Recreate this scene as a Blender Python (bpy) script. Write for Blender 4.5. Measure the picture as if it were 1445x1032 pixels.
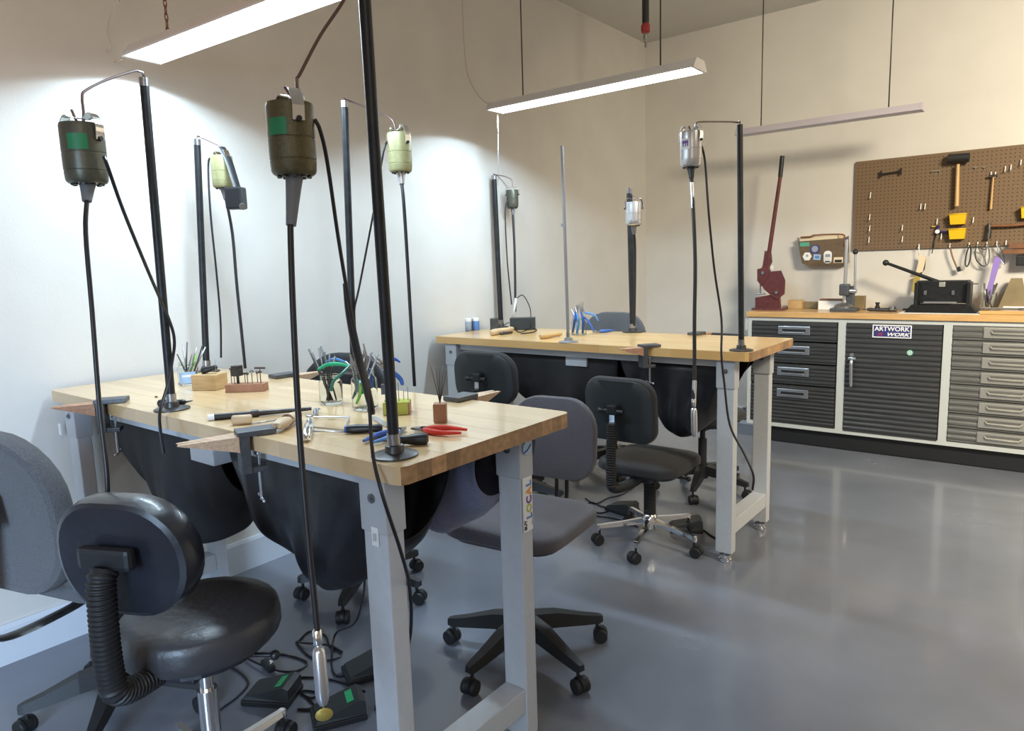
import bpy, bmesh, math, random
from math import sin, cos, pi, sqrt, atan2, radians
from mathutils import Vector, Matrix
random.seed(7)
for o in list(bpy.data.objects): bpy.data.objects.remove(o)
S = bpy.context.scene
COL = S.collection
V = Vector

# ---------------------------------------------------------------- camera, light, exposure
CF, CXP, CYP, CH = 985.1, 722.5, 516.0, 1.40
yaw, pitch, roll = .668, .143, .031
FW = V((-sin(yaw)*cos(pitch), cos(yaw)*cos(pitch), -sin(pitch)))
r0 = V((cos(yaw), sin(yaw), 0)); d0 = FW.cross(r0)
RT = cos(roll)*r0 + sin(roll)*d0
DN = -sin(roll)*r0 + cos(roll)*d0
cam = bpy.data.cameras.new('camera'); camo = bpy.data.objects.new('camera', cam); COL.objects.link(camo)
M = Matrix((RT, -DN, -FW)).transposed().to_4x4(); M.translation = V((0, 0, CH)); camo.matrix_world = M
cam.sensor_width = 36; cam.lens = CF/1445*36; cam.clip_start = .05; cam.clip_end = 60
S.camera = camo
S.view_settings.view_transform = 'Standard'; S.view_settings.look = 'None'; S.view_settings.gamma = 1
S.view_settings.use_curve_mapping = False; S.view_settings.exposure = 0.08
W = bpy.data.worlds.new('world'); S.world = W; W.use_nodes = True
W.node_tree.nodes['Background'].inputs[0].default_value = (1.0, .81, .60, 1)
W.node_tree.nodes['Background'].inputs[1].default_value = .30
def area(name, loc, sx, sy, power, col, rot=(0, 0, 0), spread=180):
    l = bpy.data.lights.new(name, 'AREA'); l.shape = 'RECTANGLE'; l.size = sx; l.size_y = sy
    l.energy = power; l.color = col; l.spread = radians(spread)
    o = bpy.data.objects.new(name, l); o.location = loc; o.rotation_euler = rot; COL.objects.link(o); return o
# lamps further down the room, behind and to the right of the camera
area('room_light', (1.7, 2.3, 3.05), 1.2, .6, 185, (1, .89, .68), (radians(55), 0, radians(8)), 130)
area('room_light', (1.6, -1.2, 2.9), 1.5, 1.5, 20, (1, .93, .84), (radians(35), radians(20), 0))
# cool daylight from behind the camera
area('daylight', (-.2, -1.9, 1.25), 1.1, 1.5, 34, (.50, .72, 1), V((-.70, .60, -.38)).to_track_quat('-Z', 'Y').to_euler(), 78)
area('warm_lamp', (-1.2, .2, 3.1), .5, .5, 6, (1, .58, .30), (0, radians(70), 0), 150)
LED_COL = (.62, .83, 1.0)
LED_W = 12; SPOT_W = 8

def ray(u, v): return FW + RT*((u-CXP)/CF) + DN*((v-CYP)/CF)
def at(u, v, d): return V((0, 0, CH)) + ray(u, v)*d
def on(u, v, x=None, y=None, z=None):
    w = ray(u, v); o = V((0, 0, CH))
    k, val = (0, x) if x is not None else (1, y) if y is not None else (2, z)
    return o + w*((val-o[k])/w[k])
def dep(p): return (V(p)-V((0, 0, CH))).dot(FW)

# ---------------------------------------------------------------- materials
def mat(name, col, rough=.5, metal=0, var=0, scale=20, bump=0, bscale=None, stretch=(1, 1, 1), spec=None, coat=0,
        emit=0, trans=0, ior=1.45, objrand=0, col2=None, coord='Object', sheen=0, rvar=0, detail=4):
    m = bpy.data.materials.new(name); m.use_nodes = True; nt = m.node_tree; b = nt.nodes['Principled BSDF']
    I = b.inputs; c4 = (*col, 1)
    I['Base Color'].default_value = c4; I['Roughness'].default_value = rough; I['Metallic'].default_value = metal
    if spec is not None: I['Specular IOR Level'].default_value = spec
    I['Coat Weight'].default_value = coat; I['Coat Roughness'].default_value = .07
    I['Sheen Weight'].default_value = sheen
    if emit: I['Emission Color'].default_value = c4; I['Emission Strength'].default_value = emit
    if trans: I['Transmission Weight'].default_value = trans; I['IOR'].default_value = ior
    tc = nt.nodes.new('ShaderNodeTexCoord'); mp = nt.nodes.new('ShaderNodeMapping'); mp.inputs['Scale'].default_value = stretch
    nt.links.new(tc.outputs[coord], mp.inputs['Vector'])
    n = nt.nodes.new('ShaderNodeTexNoise'); n.inputs['Scale'].default_value = scale; n.inputs['Detail'].default_value = detail
    nt.links.new(mp.outputs[0], n.inputs['Vector'])
    if var or objrand or col2:
        mx = nt.nodes.new('ShaderNodeMix'); mx.data_type = 'RGBA'
        a = col2 if col2 else tuple(x*(1-var) for x in col)
        mx.inputs['A'].default_value = (*a, 1); mx.inputs['B'].default_value = (*[min(1, x*(1+var*.5)) for x in col], 1)
        rp = nt.nodes.new('ShaderNodeMapRange'); rp.inputs['From Min'].default_value = .3; rp.inputs['From Max'].default_value = .7
        nt.links.new(n.outputs['Fac'], rp.inputs['Value']); nt.links.new(rp.outputs[0], mx.inputs['Factor'])
        out = mx.outputs['Result']
        if objrand:
            oi = nt.nodes.new('ShaderNodeObjectInfo'); hs = nt.nodes.new('ShaderNodeHueSaturation')
            mr = nt.nodes.new('ShaderNodeMapRange'); mr.inputs['To Min'].default_value = 1-objrand; mr.inputs['To Max'].default_value = 1+objrand*.6
            nt.links.new(oi.outputs['Random'], mr.inputs['Value']); nt.links.new(mr.outputs[0], hs.inputs['Value'])
            nt.links.new(out, hs.inputs['Color']); out = hs.outputs[0]
        nt.links.new(out, I['Base Color'])
    if rvar:
        r2 = nt.nodes.new('ShaderNodeMapRange'); r2.inputs['To Min'].default_value = rough-rvar; r2.inputs['To Max'].default_value = rough+rvar
        nt.links.new(n.outputs['Fac'], r2.inputs['Value']); nt.links.new(r2.outputs[0], I['Roughness'])
    if bump:
        bn = nt.nodes.new('ShaderNodeTexNoise'); bn.inputs['Scale'].default_value = bscale or scale; bn.inputs['Detail'].default_value = 3
        nt.links.new(mp.outputs[0], bn.inputs['Vector'])
        bp = nt.nodes.new('ShaderNodeBump'); bp.inputs['Strength'].default_value = bump; bp.inputs['Distance'].default_value = .01
        nt.links.new(bn.outputs['Fac'], bp.inputs['Height']); nt.links.new(bp.outputs[0], I['Normal'])
    return m

def wood_block_mat(name, colA, colB, rough=.28):
    """butcher block: every stave is made of shorter lengths of slightly different tone, with fine grain"""
    m = mat(name, colA, rough, coat=.5); nt = m.node_tree; b = nt.nodes['Principled BSDF']; L = nt.links
    tc = nt.nodes.new('ShaderNodeTexCoord'); sp = nt.nodes.new('ShaderNodeSeparateXYZ'); L.new(tc.outputs['Object'], sp.inputs[0])
    oi = nt.nodes.new('ShaderNodeObjectInfo')
    def math_(op, a, b_=None):
        n = nt.nodes.new('ShaderNodeMath'); n.operation = op
        for k, q in ((0, a), (1, b_)):
            if q is None: continue
            if isinstance(q, (int, float)): n.inputs[k].default_value = q
            else: L.new(q, n.inputs[k])
        return n.outputs[0]
    off = math_('MULTIPLY', oi.outputs['Random'], 17.3)
    seg = math_('FLOOR', math_('ADD', math_('MULTIPLY', sp.outputs['X'], 2.6), off))
    wn = nt.nodes.new('ShaderNodeTexWhiteNoise'); wn.noise_dimensions = '2D'
    cb = nt.nodes.new('ShaderNodeCombineXYZ'); L.new(seg, cb.inputs[0]); L.new(off, cb.inputs[1]); L.new(cb.outputs[0], wn.inputs['Vector'])
    mp = nt.nodes.new('ShaderNodeMapping'); mp.inputs['Scale'].default_value = (3, 60, 60); L.new(tc.outputs['Object'], mp.inputs['Vector'])
    n = nt.nodes.new('ShaderNodeTexNoise'); n.inputs['Scale'].default_value = 1.6; n.inputs['Detail'].default_value = 5; L.new(mp.outputs[0], n.inputs['Vector'])
    f = math_('ADD', math_('MULTIPLY', wn.outputs['Value'], .7), math_('MULTIPLY', n.outputs['Fac'], .5))
    mx = nt.nodes.new('ShaderNodeMix'); mx.data_type = 'RGBA'; mx.inputs['A'].default_value = (*colA, 1); mx.inputs['B'].default_value = (*colB, 1)
    L.new(f, mx.inputs['Factor']); L.new(mx.outputs['Result'], b.inputs['Base Color'])
    return m

mWall = mat('wall_paint', (.64, .615, .575), .75, var=.05, scale=3, bump=.08, bscale=160)
mCeil = mat('ceiling_paint', (.62, .60, .56), .8, var=.03, scale=3, bump=.2, bscale=120)
mBase = mat('baseboard_paint', (.62, .66, .72), .45)
mFloor = mat('floor_paint', (.175, .188, .225), .24, var=.18, scale=1.6, bump=.05, bscale=9, coat=.3, rvar=.10, detail=9)
mWood = wood_block_mat('butcher_block', (.55, .36, .175), (.72, .52, .29))
mWoodEnd = mat('block_end_grain', (.42, .24, .11), .45, var=.3, scale=60, objrand=.35)
mWoodY = wood_block_mat('butcher_block_yellow', (.64, .37, .13), (.78, .51, .22))
mCounter = mat('counter_wood', (.62, .37, .15), .35, var=.18, scale=6, stretch=(1, 14, 14), coat=.3)
mLeg = mat('leg_paint', (.50, .52, .55), .42, var=.04, scale=40)
mLegDk = mat('leg_socket_paint', (.44, .46, .49), .42)
mFrame = mat('cabinet_frame_paint', (.50, .52, .51), .4)
mCab = mat('brushed_dark_steel', (.115, .117, .12), .36, metal=.75, var=.25, scale=6, stretch=(1, 1, 30))
mCabW = mat('brushed_steel_warm_lit', (.25, .248, .235), .36, metal=.7, var=.22, scale=6, stretch=(1, 1, 30))  # right bay drawers: brighter, warmer reflected light put into the steel colour
mSat = mat('satin_steel', (.62, .64, .68), .28, metal=.9)
mSatW = mat('satin_steel_warm', (.60, .59, .54), .34, metal=.8)  # satin steel; warm reflected light tinted in for the right drawer handles
mChrome = mat('chrome', (.82, .83, .85), .12, metal=1)
mSteel = mat('tool_steel', (.36, .36, .38), .3, metal=.9, var=.2, scale=60)
mDark = mat('dark_steel', (.075, .072, .07), .38, metal=.6, var=.35, scale=30)
mPipe = mat('black_pipe', (.022, .024, .028), .42, metal=.35, var=.4, scale=25)
mPipeG = mat('galvanised_rod', (.34, .34, .36), .4, metal=.7)
mRod = mat('bent_steel_rod', (.16, .11, .10), .4, metal=.7)
mBlack = mat('black_plastic', (.014, .015, .017), .42)
mBlackS = mat('black_shell_plastic', (.022, .026, .028), .38, bump=.12, bscale=400)
mRub = mat('black_rubber', (.012, .012, .013), .55)
mCable = mat('black_cable', (.012, .010, .014), .4)
mVinyl = mat('black_vinyl', (.018, .019, .026), .32, bump=.25, bscale=14, var=.3, scale=9, coat=.15)
mVinylTop = mat('black_seat_vinyl', (.045, .043, .046), .36, bump=.2, bscale=40)  # paler black vinyl for the seat
mFabG = mat('grey_fabric', (.105, .108, .118), .95, var=.35, scale=260, bump=.5, bscale=500, sheen=.2)
mFabP = mat('warm_grey_fabric', (.10, .09, .105), .95, var=.25, scale=260, bump=.5, bscale=500, sheen=.3)
mFabK = mat('black_fabric', (.022, .021, .023), .9, var=.3, scale=200, bump=.4, bscale=400, sheen=.1)
mMesh = mat('black_mesh_fabric', (.018, .02, .024), .5, var=.5, scale=18)
mLeath = mat('black_leather_apron', (.014, .014, .017), .38, bump=.5, bscale=7, var=.4, scale=12)
mLeathM = mat('matte_black_apron', (.016, .015, .016), .7, bump=.4, bscale=9, var=.3, scale=12)
mBlueCloth = mat('blue_grey_suede', (.15, .165, .27), .9, var=.3, scale=8, bump=.4, bscale=60, sheen=.3)
mOlive = mat('olive_enamel', (.115, .098, .048), .38, metal=.35, var=.25, scale=160, bump=.15, bscale=300)
mOliveG = mat('grey_olive_enamel', (.11, .112, .085), .35, metal=.4, var=.15, scale=120)
mOliveY = mat('pale_olive_enamel', (.36, .35, .18), .4, metal=.25, var=.1, scale=80)
mSilver = mat('silver_motor', (.55, .54, .55), .33, metal=.75)
mGreyRub = mat('grey_rubber', (.16, .165, .18), .5)
mTapeG = mat('green_tape', (.012, .22, .085), .45)
mTapeB = mat('green_tape_bright', (.02, .36, .12), .45)
mWhite = mat('white_plastic', (.78, .78, .78), .4)
mPaper = mat('white_paper', (.82, .82, .80), .7)
mWhiteM = mat('white_enamel', (.70, .67, .66), .4)
mLav = mat('lavender_white_enamel', (.50, .46, .52), .45)
mLED = mat('led_diffuser', (1, 1, 1), .5, emit=5.0)
mLEDoff = mat('unlit_diffuser', (.56, .54, .60), .5)
mGlass = mat('clear_glass', (.93, .96, .95), .03, trans=1, ior=1.12)
mPin = mat('bench_pin_wood', (.58, .40, .26), .6, var=.2, scale=12, stretch=(1, 12, 12))
mPinR = mat('bench_pin_red_wood', (.46, .25, .15), .6, var=.25, scale=12, stretch=(1, 12, 12))
mBlk = mat('pine_block', (.56, .37, .17), .55, var=.2, scale=14, stretch=(1, 1, 8))
mBlkR = mat('reddish_wood_block', (.36, .17, .09), .5, var=.2, scale=14, stretch=(4, 1, 1))
mBlkGr = mat('lime_painted_top', (.44, .46, .06), .5)
mTan = mat('tan_wood', (.62, .46, .28), .5, var=.2, scale=10, stretch=(1, 1, 6))
mGreen = mat('green_grip', (.02, .36, .17), .4)
mGreenD = mat('dark_green_grip', (.01, .13, .09), .4)
mLime = mat('lime_grip', (.22, .52, .05), .4)
mBlue = mat('blue_grip', (.03, .10, .38), .4)
mBlueL = mat('light_blue_grip', (.09, .26, .62), .4)
mPurple = mat('purple_ribbon', (.26, .18, .52), .6)
mRed = mat('red_grip', (.62, .035, .02), .35)
mShear = mat('maroon_enamel', (.13, .032, .032), .42, metal=.2, var=.3, scale=30)
mGreyCast = mat('grey_cast_iron', (.09, .095, .105), .45, metal=.4, var=.2, scale=60)
mBlkCast = mat('black_cast_iron', (.010, .011, .013), .42, metal=.2, var=.3, scale=50, bump=.2)
mPeg = mat('pegboard_brown', (.165, .105, .058), .7, var=.15, scale=120)
mHole = mat('pegboard_hole', (.05, .03, .018), .9)
mYel = mat('yellow_plastic', (.82, .52, .015), .4)
mHickory = mat('hickory_handle', (.60, .38, .17), .45, var=.15, scale=12, stretch=(8, 8, 1))
mBrnWood = mat('dark_brown_wood', (.20, .085, .035), .5, var=.3, scale=10)
mFolder = mat('brown_panel', (.135, .085, .04), .45, var=.2, scale=30)
mCream = mat('cream_paper', (.72, .60, .42), .6)
mNavy = mat('navy_print', (.035, .035, .16), .45)
mRedP = mat('red_print', (.55, .03, .04), .45)
mGreyP = mat('grey_print', (.3, .33, .4), .45)
mBluP = mat('blue_print', (.10, .22, .50), .45)
mGrnP = mat('green_print', (.08, .36, .24), .45)
mLtBlue = mat('pale_blue_print', (.35, .52, .75), .45)
mOrangeP = mat('orange_print', (.75, .30, .03), .5)
mPurP = mat('purple_print', (.16, .06, .30), .5)
mYelP = mat('yellow_green_print', (.45, .50, .10), .5)
mBrass = mat('brass', (.75, .58, .15), .35, metal=.7)
mChain = mat('rusty_chain', (.22, .09, .05), .6, metal=.3)
mCordW = mat('cream_cord', (.60, .52, .44), .5)
mHose = mat('black_hose', (.02, .018, .018), .5)
mRedF = mat('red_fitting', (.32, .03, .03), .4)
mOliveBox = mat('dark_olive_wood', (.22, .17, .09), .6, var=.2, scale=10)

# ---------------------------------------------------------------- mesh helpers
def cat_rom(P, k=6):
    P = [V(p) for p in P]
    if len(P) < 3: return P
    out = []
    Q = [P[0]*2-P[1]] + P + [P[-1]*2-P[-2]]
    for i in range(1, len(Q)-2):
        a, b, c, d = Q[i-1:i+3]
        for j in range(k):
            t = j/k
            out.append(.5*((2*b)+(c-a)*t+(2*a-5*b+4*c-d)*t*t+(3*b-a-3*c+d)*t**3))
    out.append(P[-1]); return out
class MB:
    def __init__(s): s.v = []; s.f = []; s.sm = []
    def add(s, vs, fs, smooth=False):
        n = len(s.v); s.v += [V(v) for v in vs]; s.f += [[i+n for i in f] for f in fs]; s.sm += [smooth]*len(fs); return s
    def box(s, c, d, R=None, taper=1):
        c = V(c); vs = []
        for z in (-1, 1):
            k = taper if z > 0 else 1
            for x, y in ((-1, -1), (1, -1), (1, 1), (-1, 1)):
                p = V((x*d[0]/2*k, y*d[1]/2*k, z*d[2]/2)); vs.append(c+(R @ p if R else p))
        return s.add(vs, [(3, 2, 1, 0), (4, 5, 6, 7), (0, 1, 5, 4), (1, 2, 6, 5), (2, 3, 7, 6), (3, 0, 4, 7)])
    def bbox(s, c, d, b=.005, R=None):   # bevelled box
        bm = bmesh.new(); bmesh.ops.create_cube(bm, size=1)
        for v in bm.verts: v.co = V((v.co.x*d[0], v.co.y*d[1], v.co.z*d[2]))
        bmesh.ops.bevel(bm, geom=bm.edges[:], offset=b, segments=2, affect='EDGES', profile=.6)
        bm.verts.index_update()
        vs = [V(c)+(R @ v.co if R else v.co) for v in bm.verts]; fs = [[v.index for v in f.verts] for f in bm.faces]
        bm.free(); return s.add(vs, fs)
    def tube(s, P, r, n=8, smooth=True, k=6, flat=None, closed=False):
        P = cat_rom(P, k) if smooth and len(P) > 2 else [V(p) for p in P]
        m = len(P); rs = r if callable(r) else (lambda t: r)
        T = [(P[min(i+1, m-1)]-P[max(i-1, 0)]).normalized() for i in range(m)]
        up = V((0, 0, 1)) if abs(T[0].z) < .95 else V((1, 0, 0))
        N = (up-T[0]*up.dot(T[0])).normalized(); vs = []
        for i in range(m):
            N = (N-T[i]*N.dot(T[i])).normalized(); B = T[i].cross(N); rr = rs(i/(m-1))
            for j in range(n):
                a = 2*pi*j/n
                vs.append(P[i]+N*(cos(a)*rr*(flat or 1))+B*(sin(a)*rr))
        fs = [[i*n+j, i*n+(j+1) % n, (i+1)*n+(j+1) % n, (i+1)*n+j] for i in range(m-1) for j in range(n)]
        s.add(vs, fs, True); s.add(vs[:n], [list(range(n))[::-1]]); s.add(vs[-n:], [list(range(n))]); return s
    def cyl(s, a, b, r, r2=None, n=16):
        r2 = r if r2 is None else r2
        return s.tube([a, b], lambda t: r+(r2-r)*t, n, False)
    def lathe(s, prof, c=(0, 0, 0), n=24, R=None, sx=1, sy=1, smooth=True):
        c = V(c); vs = []
        for r, z in prof:
            for j in range(n):
                a = 2*pi*j/n; p = V((cos(a)*r*sx, sin(a)*r*sy, z)); vs.append(c+(R @ p if R else p))
        m = len(prof)
        fs = [[i*n+j, i*n+(j+1) % n, (i+1)*n+(j+1) % n, (i+1)*n+j] for i in range(m-1) for j in range(n)]
        s.add(vs, fs, smooth)
        if prof[0][0] > 1e-6: s.add(vs[:n], [list(range(n))[::-1]])
        if prof[-1][0] > 1e-6: s.add(vs[-n:], [list(range(n))])
        return s
    def prism(s, poly, z0, z1, R=None, c=(0, 0, 0), smooth=False):
        c = V(c); n = len(poly); f = lambda p: c+(R @ p if R else p)
        vs = [f(V((x, y, z0))) for x, y in poly]+[f(V((x, y, z1))) for x, y in poly]
        s.add(vs, [list(range(n))[::-1], [n+i for i in range(n)]])
        s.add(vs, [[i, (i+1) % n, n+(i+1) % n, n+i] for i in range(n)], smooth); return s
    def grid(s, fn, nu, nv, smooth=True):
        vs = [fn(i/nu, j/nv) for j in range(nv+1) for i in range(nu+1)]
        return s.add(vs, [[j*(nu+1)+i, j*(nu+1)+i+1, (j+1)*(nu+1)+i+1, (j+1)*(nu+1)+i] for j in range(nv) for i in range(nu)], smooth)
    def ball(s, c, r, n=12, sz=1):
        return s.lathe([(r*sin(pi*i/8) if 0 < i < 8 else 1e-7, -r*cos(pi*i/8)*sz) for i in range(9)], c, n)
def rx(a): return Matrix.Rotation(a, 3, 'X')
def ry(a): return Matrix.Rotation(a, 3, 'Y')
def rz(a): return Matrix.Rotation(a, 3, 'Z')
def aim(d):  # rotation taking +z to d
    return V(d).normalized().to_track_quat('Z', 'Y').to_matrix()
def rrect(w, h, r, n=5, top=None):
    """rounded rectangle outline; top = separate radius for upper corners"""
    out = []
    for (cx, cy, a0, R_) in ((w/2, h/2, 0, top or r), (-w/2, h/2, 90, top or r), (-w/2, -h/2, 180, r), (w/2, -h/2, 270, r)):
        sx, sy = (1 if cx > 0 else -1), (1 if cy > 0 else -1)
        for i in range(n+1):
            a = radians(a0+90*i/n); out.append((cx-sx*R_+cos(a)*R_, cy-sy*R_+sin(a)*R_))
    return out

MW = {}
def mesh_from(mb, name, m, org=None):
    me = bpy.data.meshes.new(name)
    vs = [(org @ v) if org else v for v in mb.v]
    me.from_pydata(vs, [], mb.f); me.update()
    me.polygons.foreach_set('use_smooth', mb.sm)
    bm = bmesh.new(); bm.from_mesh(me); bmesh.ops.remove_doubles(bm, verts=bm.verts, dist=1e-6)
    bmesh.ops.recalc_face_normals(bm, faces=bm.faces)
    for e in bm.edges:
        if len(e.link_faces) == 2 and e.calc_face_angle(0) > radians(42): e.smooth = False
    bm.to_mesh(me); bm.free()
    me.materials.append(m); return me
def part(name, mb, m, parent, label=None, local=False, kind=None):
    """mesh child; coordinates are world unless local"""
    Wp = MW[parent.name]
    me = mesh_from(mb, name, m, None if local else Wp.inverted())
    o = bpy.data.objects.new(name, me); COL.objects.link(o); o.parent = parent; MW[o.name] = Wp
    if label: o['label'] = label
    if kind: o['kind'] = kind
    return o
def tag(o, label, cat, group=None):
    o['label'] = label; o['category'] = cat
    if group: o['group'] = group
    return o
def thing(name, label, cat, loc=(0, 0, 0), rot=0, group=None):
    o = bpy.data.objects.new(name, None); o.empty_display_size = .05; COL.objects.link(o)
    o.location = loc; o.rotation_euler = (0, 0, rot); tag(o, label, cat, group)
    MW[o.name] = Matrix.Translation(V(loc)) @ Matrix.Rotation(rot, 4, 'Z'); return o
def solo(name, mb, m, label, cat, group=None):
    xs = [v.x for v in mb.v]; ys = [v.y for v in mb.v]; zs = [v.z for v in mb.v]
    c = V(((min(xs)+max(xs))/2, (min(ys)+max(ys))/2, min(zs)))
    me = mesh_from(mb, name, m, Matrix.Translation(-c))
    o = bpy.data.objects.new(name, me); COL.objects.link(o); o.location = c; MW[o.name] = Matrix.Translation(c)
    return tag(o, label, cat, group)
def struct(name, mb, m):
    me = mesh_from(mb, name, m); o = bpy.data.objects.new(name, me); COL.objects.link(o); o['kind'] = 'structure'; MW[o.name] = Matrix.Identity(4); return o
def text_part(name, txt, m, parent, origin, right, up, size, ext=.0006, shear=0, bold=0.0, spacing=1, xs=1):
    cu = bpy.data.curves.new(name, 'FONT'); cu.body = txt; cu.size = size; cu.extrude = ext; cu.shear = shear; cu.offset = bold
    cu.align_x = 'CENTER'; cu.align_y = 'CENTER'; cu.space_character = spacing; cu.resolution_u = 3
    t = bpy.data.objects.new('tmp', cu); COL.objects.link(t); bpy.context.view_layer.update()
    me = bpy.data.meshes.new_from_object(t.evaluated_get(bpy.context.evaluated_depsgraph_get()))
    bpy.data.objects.remove(t); me.name = name
    r = V(right).normalized(); u = V(up).normalized(); n = r.cross(u)
    A = Matrix((r*xs, u, n)).transposed().to_4x4(); A.translation = V(origin)
    me.transform(MW[parent.name].inverted() @ A); me.materials.clear(); me.materials.append(m)
    o = bpy.data.objects.new(name, me); COL.objects.link(o); o.parent = parent; MW[o.name] = MW[parent.name]; return o

# ---------------------------------------------------------------- room
WX, WY, WZ = -2.985, 5.79, 3.27
XR, YF = 3.6, -2.4
struct('floor', MB().box(((WX+XR)/2, (WY+YF)/2, -.05), (XR-WX, WY-YF, .1)), mFloor)
struct('ceiling', MB().box(((WX+XR)/2, (WY+YF)/2, WZ+.05), (XR-WX, WY-YF, .1)), mCeil)
struct('wall_left', MB().box((WX-.06, (WY+YF)/2, WZ/2), (.12, WY-YF+.0, WZ)), mWall)
struct('wall_back', MB().box(((WX+XR)/2-.06, WY+.06, WZ/2), (XR-WX+.12, .12, WZ)), mWall)
struct('baseboard_left', MB().prism([(0, 0), (.016, 0), (.016, .135), (.010, .15), (0, .15)], YF, WY, Matrix(((1, 0, 0), (0, 0, 1), (0, 1, 0))), (WX, 0, 0)), mBase)
struct('baseboard_back', MB().prism([(0, 0), (-.016, 0), (-.016, .135), (-.010, .15), (0, .15)], WX+.016, XR, Matrix(((0, 0, 1), (1, 0, 0), (0, 1, 0))), (0, WY, 0)), mBase)

# ---------------------------------------------------------------- workbenches
ZT = .991; TH = .040; BL = 1.903; BW = .64
BENCH = [(-2.955, .95), (-2.949, 2.992)]
def workbench(x0, y0, mtop, label):
    t = thing('workbench', label, 'workbench', (x0+BL/2, y0+BW/2, 0), 0, 'butcher block workbenches')
    n = 14; w = BW/n
    for i in range(n):
        ya, yb = y0+i*w+.0002, y0+(i+1)*w-.0002; c = .022
        if i == 0: poly = [(x0+c, ya), (x0+BL-c, ya), (x0+BL-c*.3, ya+c*.3), (x0+BL, ya+c), (x0+BL, yb), (x0, yb), (x0, ya+c), (x0+c*.3, ya+c*.3)]
        elif i == n-1: poly = [(x0, ya), (x0+BL, ya), (x0+BL, yb-c), (x0+BL-c*.3, yb-c*.3), (x0+BL-c, yb), (x0+c, yb), (x0+c*.3, yb-c*.3), (x0, yb-c)]
        else: poly = [(x0, ya), (x0+BL, ya), (x0+BL, yb), (x0, yb)]
        zz = ZT-random.random()*.0004
        o = part('stave', MB().prism(poly, ZT-TH, zz), mtop, t)
        o.data.materials.append(mWoodEnd)
        for p in o.data.polygons:
            if p.normal.x > .9 or p.normal.x < -.9: p.material_index = 1
    zt = ZT-TH
    for sx in (0, 1):
        xa = x0+.072 if sx == 0 else x0+BL-.072-.085
        for sy in (0, 1):
            yc = y0+.045 if sy == 0 else y0+BW-.115
            b = MB().bbox((xa+.0425, yc, (zt+.045)/2+.0), (.078, .050, zt-.045), .004)
            lg = part('leg', b, mLeg, t)
            part('leg_socket', MB().bbox((xa+.0425, yc, zt-.065), (.086, .058, .13), .003), mLegDk, lg)
            part('bolt', MB().cyl((xa+.0425, yc-.0285, zt-.05), (xa+.0425, yc-.033, zt-.05), .011, n=12).cyl((xa+.0425, yc-.033, zt-.05), (xa+.0425, yc-.038, zt-.05), .005, n=6), mSteel, lg)
            part('levelling_foot', MB().lathe([(.010, .03), (.010, .048)], (xa+.0425, yc, 0), 12).lathe([(.027, 0), (.031, .006), (.031, .014), (.024, .018), (.024, .024), (.03, .027), (.03, .034), (.012, .038)], (xa+.0425, yc, 0), 20), mChrome, lg)
        part('cross_rail', MB().bbox((xa+.0425, y0+BW/2-.035, .165), (.07, BW-.21, .07), .003), mLeg, t)
    part('front_apron', MB().box((x0+BL/2, y0+.05, zt-.018), (BL-.33, .012, .036)), mLeg, t)
    part('rear_apron', MB().box((x0+BL/2, y0+BW-.10, zt-.03), (BL-.33, .012, .06)), mLeg, t)
    return t
b1 = workbench(*BENCH[0], mWood, 'long workbench with pale butcher block top and grey steel legs, nearest the camera')
b2 = workbench(*BENCH[1], mWoodY, 'second butcher block workbench, standing behind the nearest one towards the metal cabinets')
# steel boxes and braces bolted below the tops
part('bracket_box', MB().bbox((-1.925, 1.08, .905), (.13, .20, .09), .003), mLeg, b1, 'grey steel box bolted below the top')
part('bracket_box', MB().bbox((on(811, 508, y=3.05).x, 3.14, .905), (.13, .16, .085), .003), mLeg, b2, 'grey steel box bolted below the top')
part('bracket_plate', MB().prism([(0, 0), (.10, 0), (.055, -.12)], -.002, .002, rx(pi/2), (-1.79, 1.18, .945)), mLeg, b1, 'triangular grey steel plate')
part('bracket_plate', MB().prism([(0, 0), (.09, 0), (.05, -.10)], -.002, .002, rx(pi/2), (-1.76, 3.12, .945)), mLeg, b2, 'triangular grey steel plate')
part('brace', MB().box((-2.62, 1.18, .86), (.16, .025, .03), ry(radians(-42))), mLeg, b1)
# stickers on the legs
lx = BENCH[0][0]+BL-.072
yl = BENCH[0][1]+BW-.115
st = thing('sticker', 'white sticker reading BUY LOCAL in coloured letters on the grey bench leg', 'sticker', (lx, yl, .74))
part('backing', MB().box((lx+.0005, yl, .745), (.001, .043, .155)), mWhite, st)
zz = .745
ch = [('L', mBluP, -.035), ('O', mYelP, -.012), ('C', mPurP, .012), ('A', mOrangeP, .036), ('L', mBluP, .058)]
for c_, m_, dz in ch: text_part('letter', c_, m_, st, (lx+.0014, yl+.006, zz+dz), (0, 0, 1), (0, -1, 0), .032, bold=.0012)
text_part('letter', 'BUY', mBlack, st, (lx+.0014, yl-.012, zz-.058), (0, 0, 1), (0, -1, 0), .015, bold=.0006)
text_part('letter', 'LOCAL FIRST', mGreyP, st, (lx+.0014, yl+.018, zz-.048), (0, 0, 1), (0, -1, 0), .0055)
st = thing('sticker', 'small round pale blue sticker with a dark swoosh at the top of the bench leg', 'sticker', (lx+.004, yl, .90))
part('disc', MB().cyl((lx+.0041, yl, .905), (lx+.005, yl, .905), .019, n=24), mLtBlue, st)
part('swoosh', MB().tube([(lx+.0055, yl-.015, .895), (lx+.0055, yl-.002, .899), (lx+.0055, yl+.014, .912)], .0018, 6), mNavy, st)
lp = on(531, 757, y=.97)
st = thing('wall_clip', 'small white plastic clip stuck on the nearest bench leg', 'clip', (lp.x, .969, lp.z-.02))
part('clip_body', MB().bbox((lp.x, .967, lp.z), (.022, .004, .044), .0015), mWhite, st)
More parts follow.
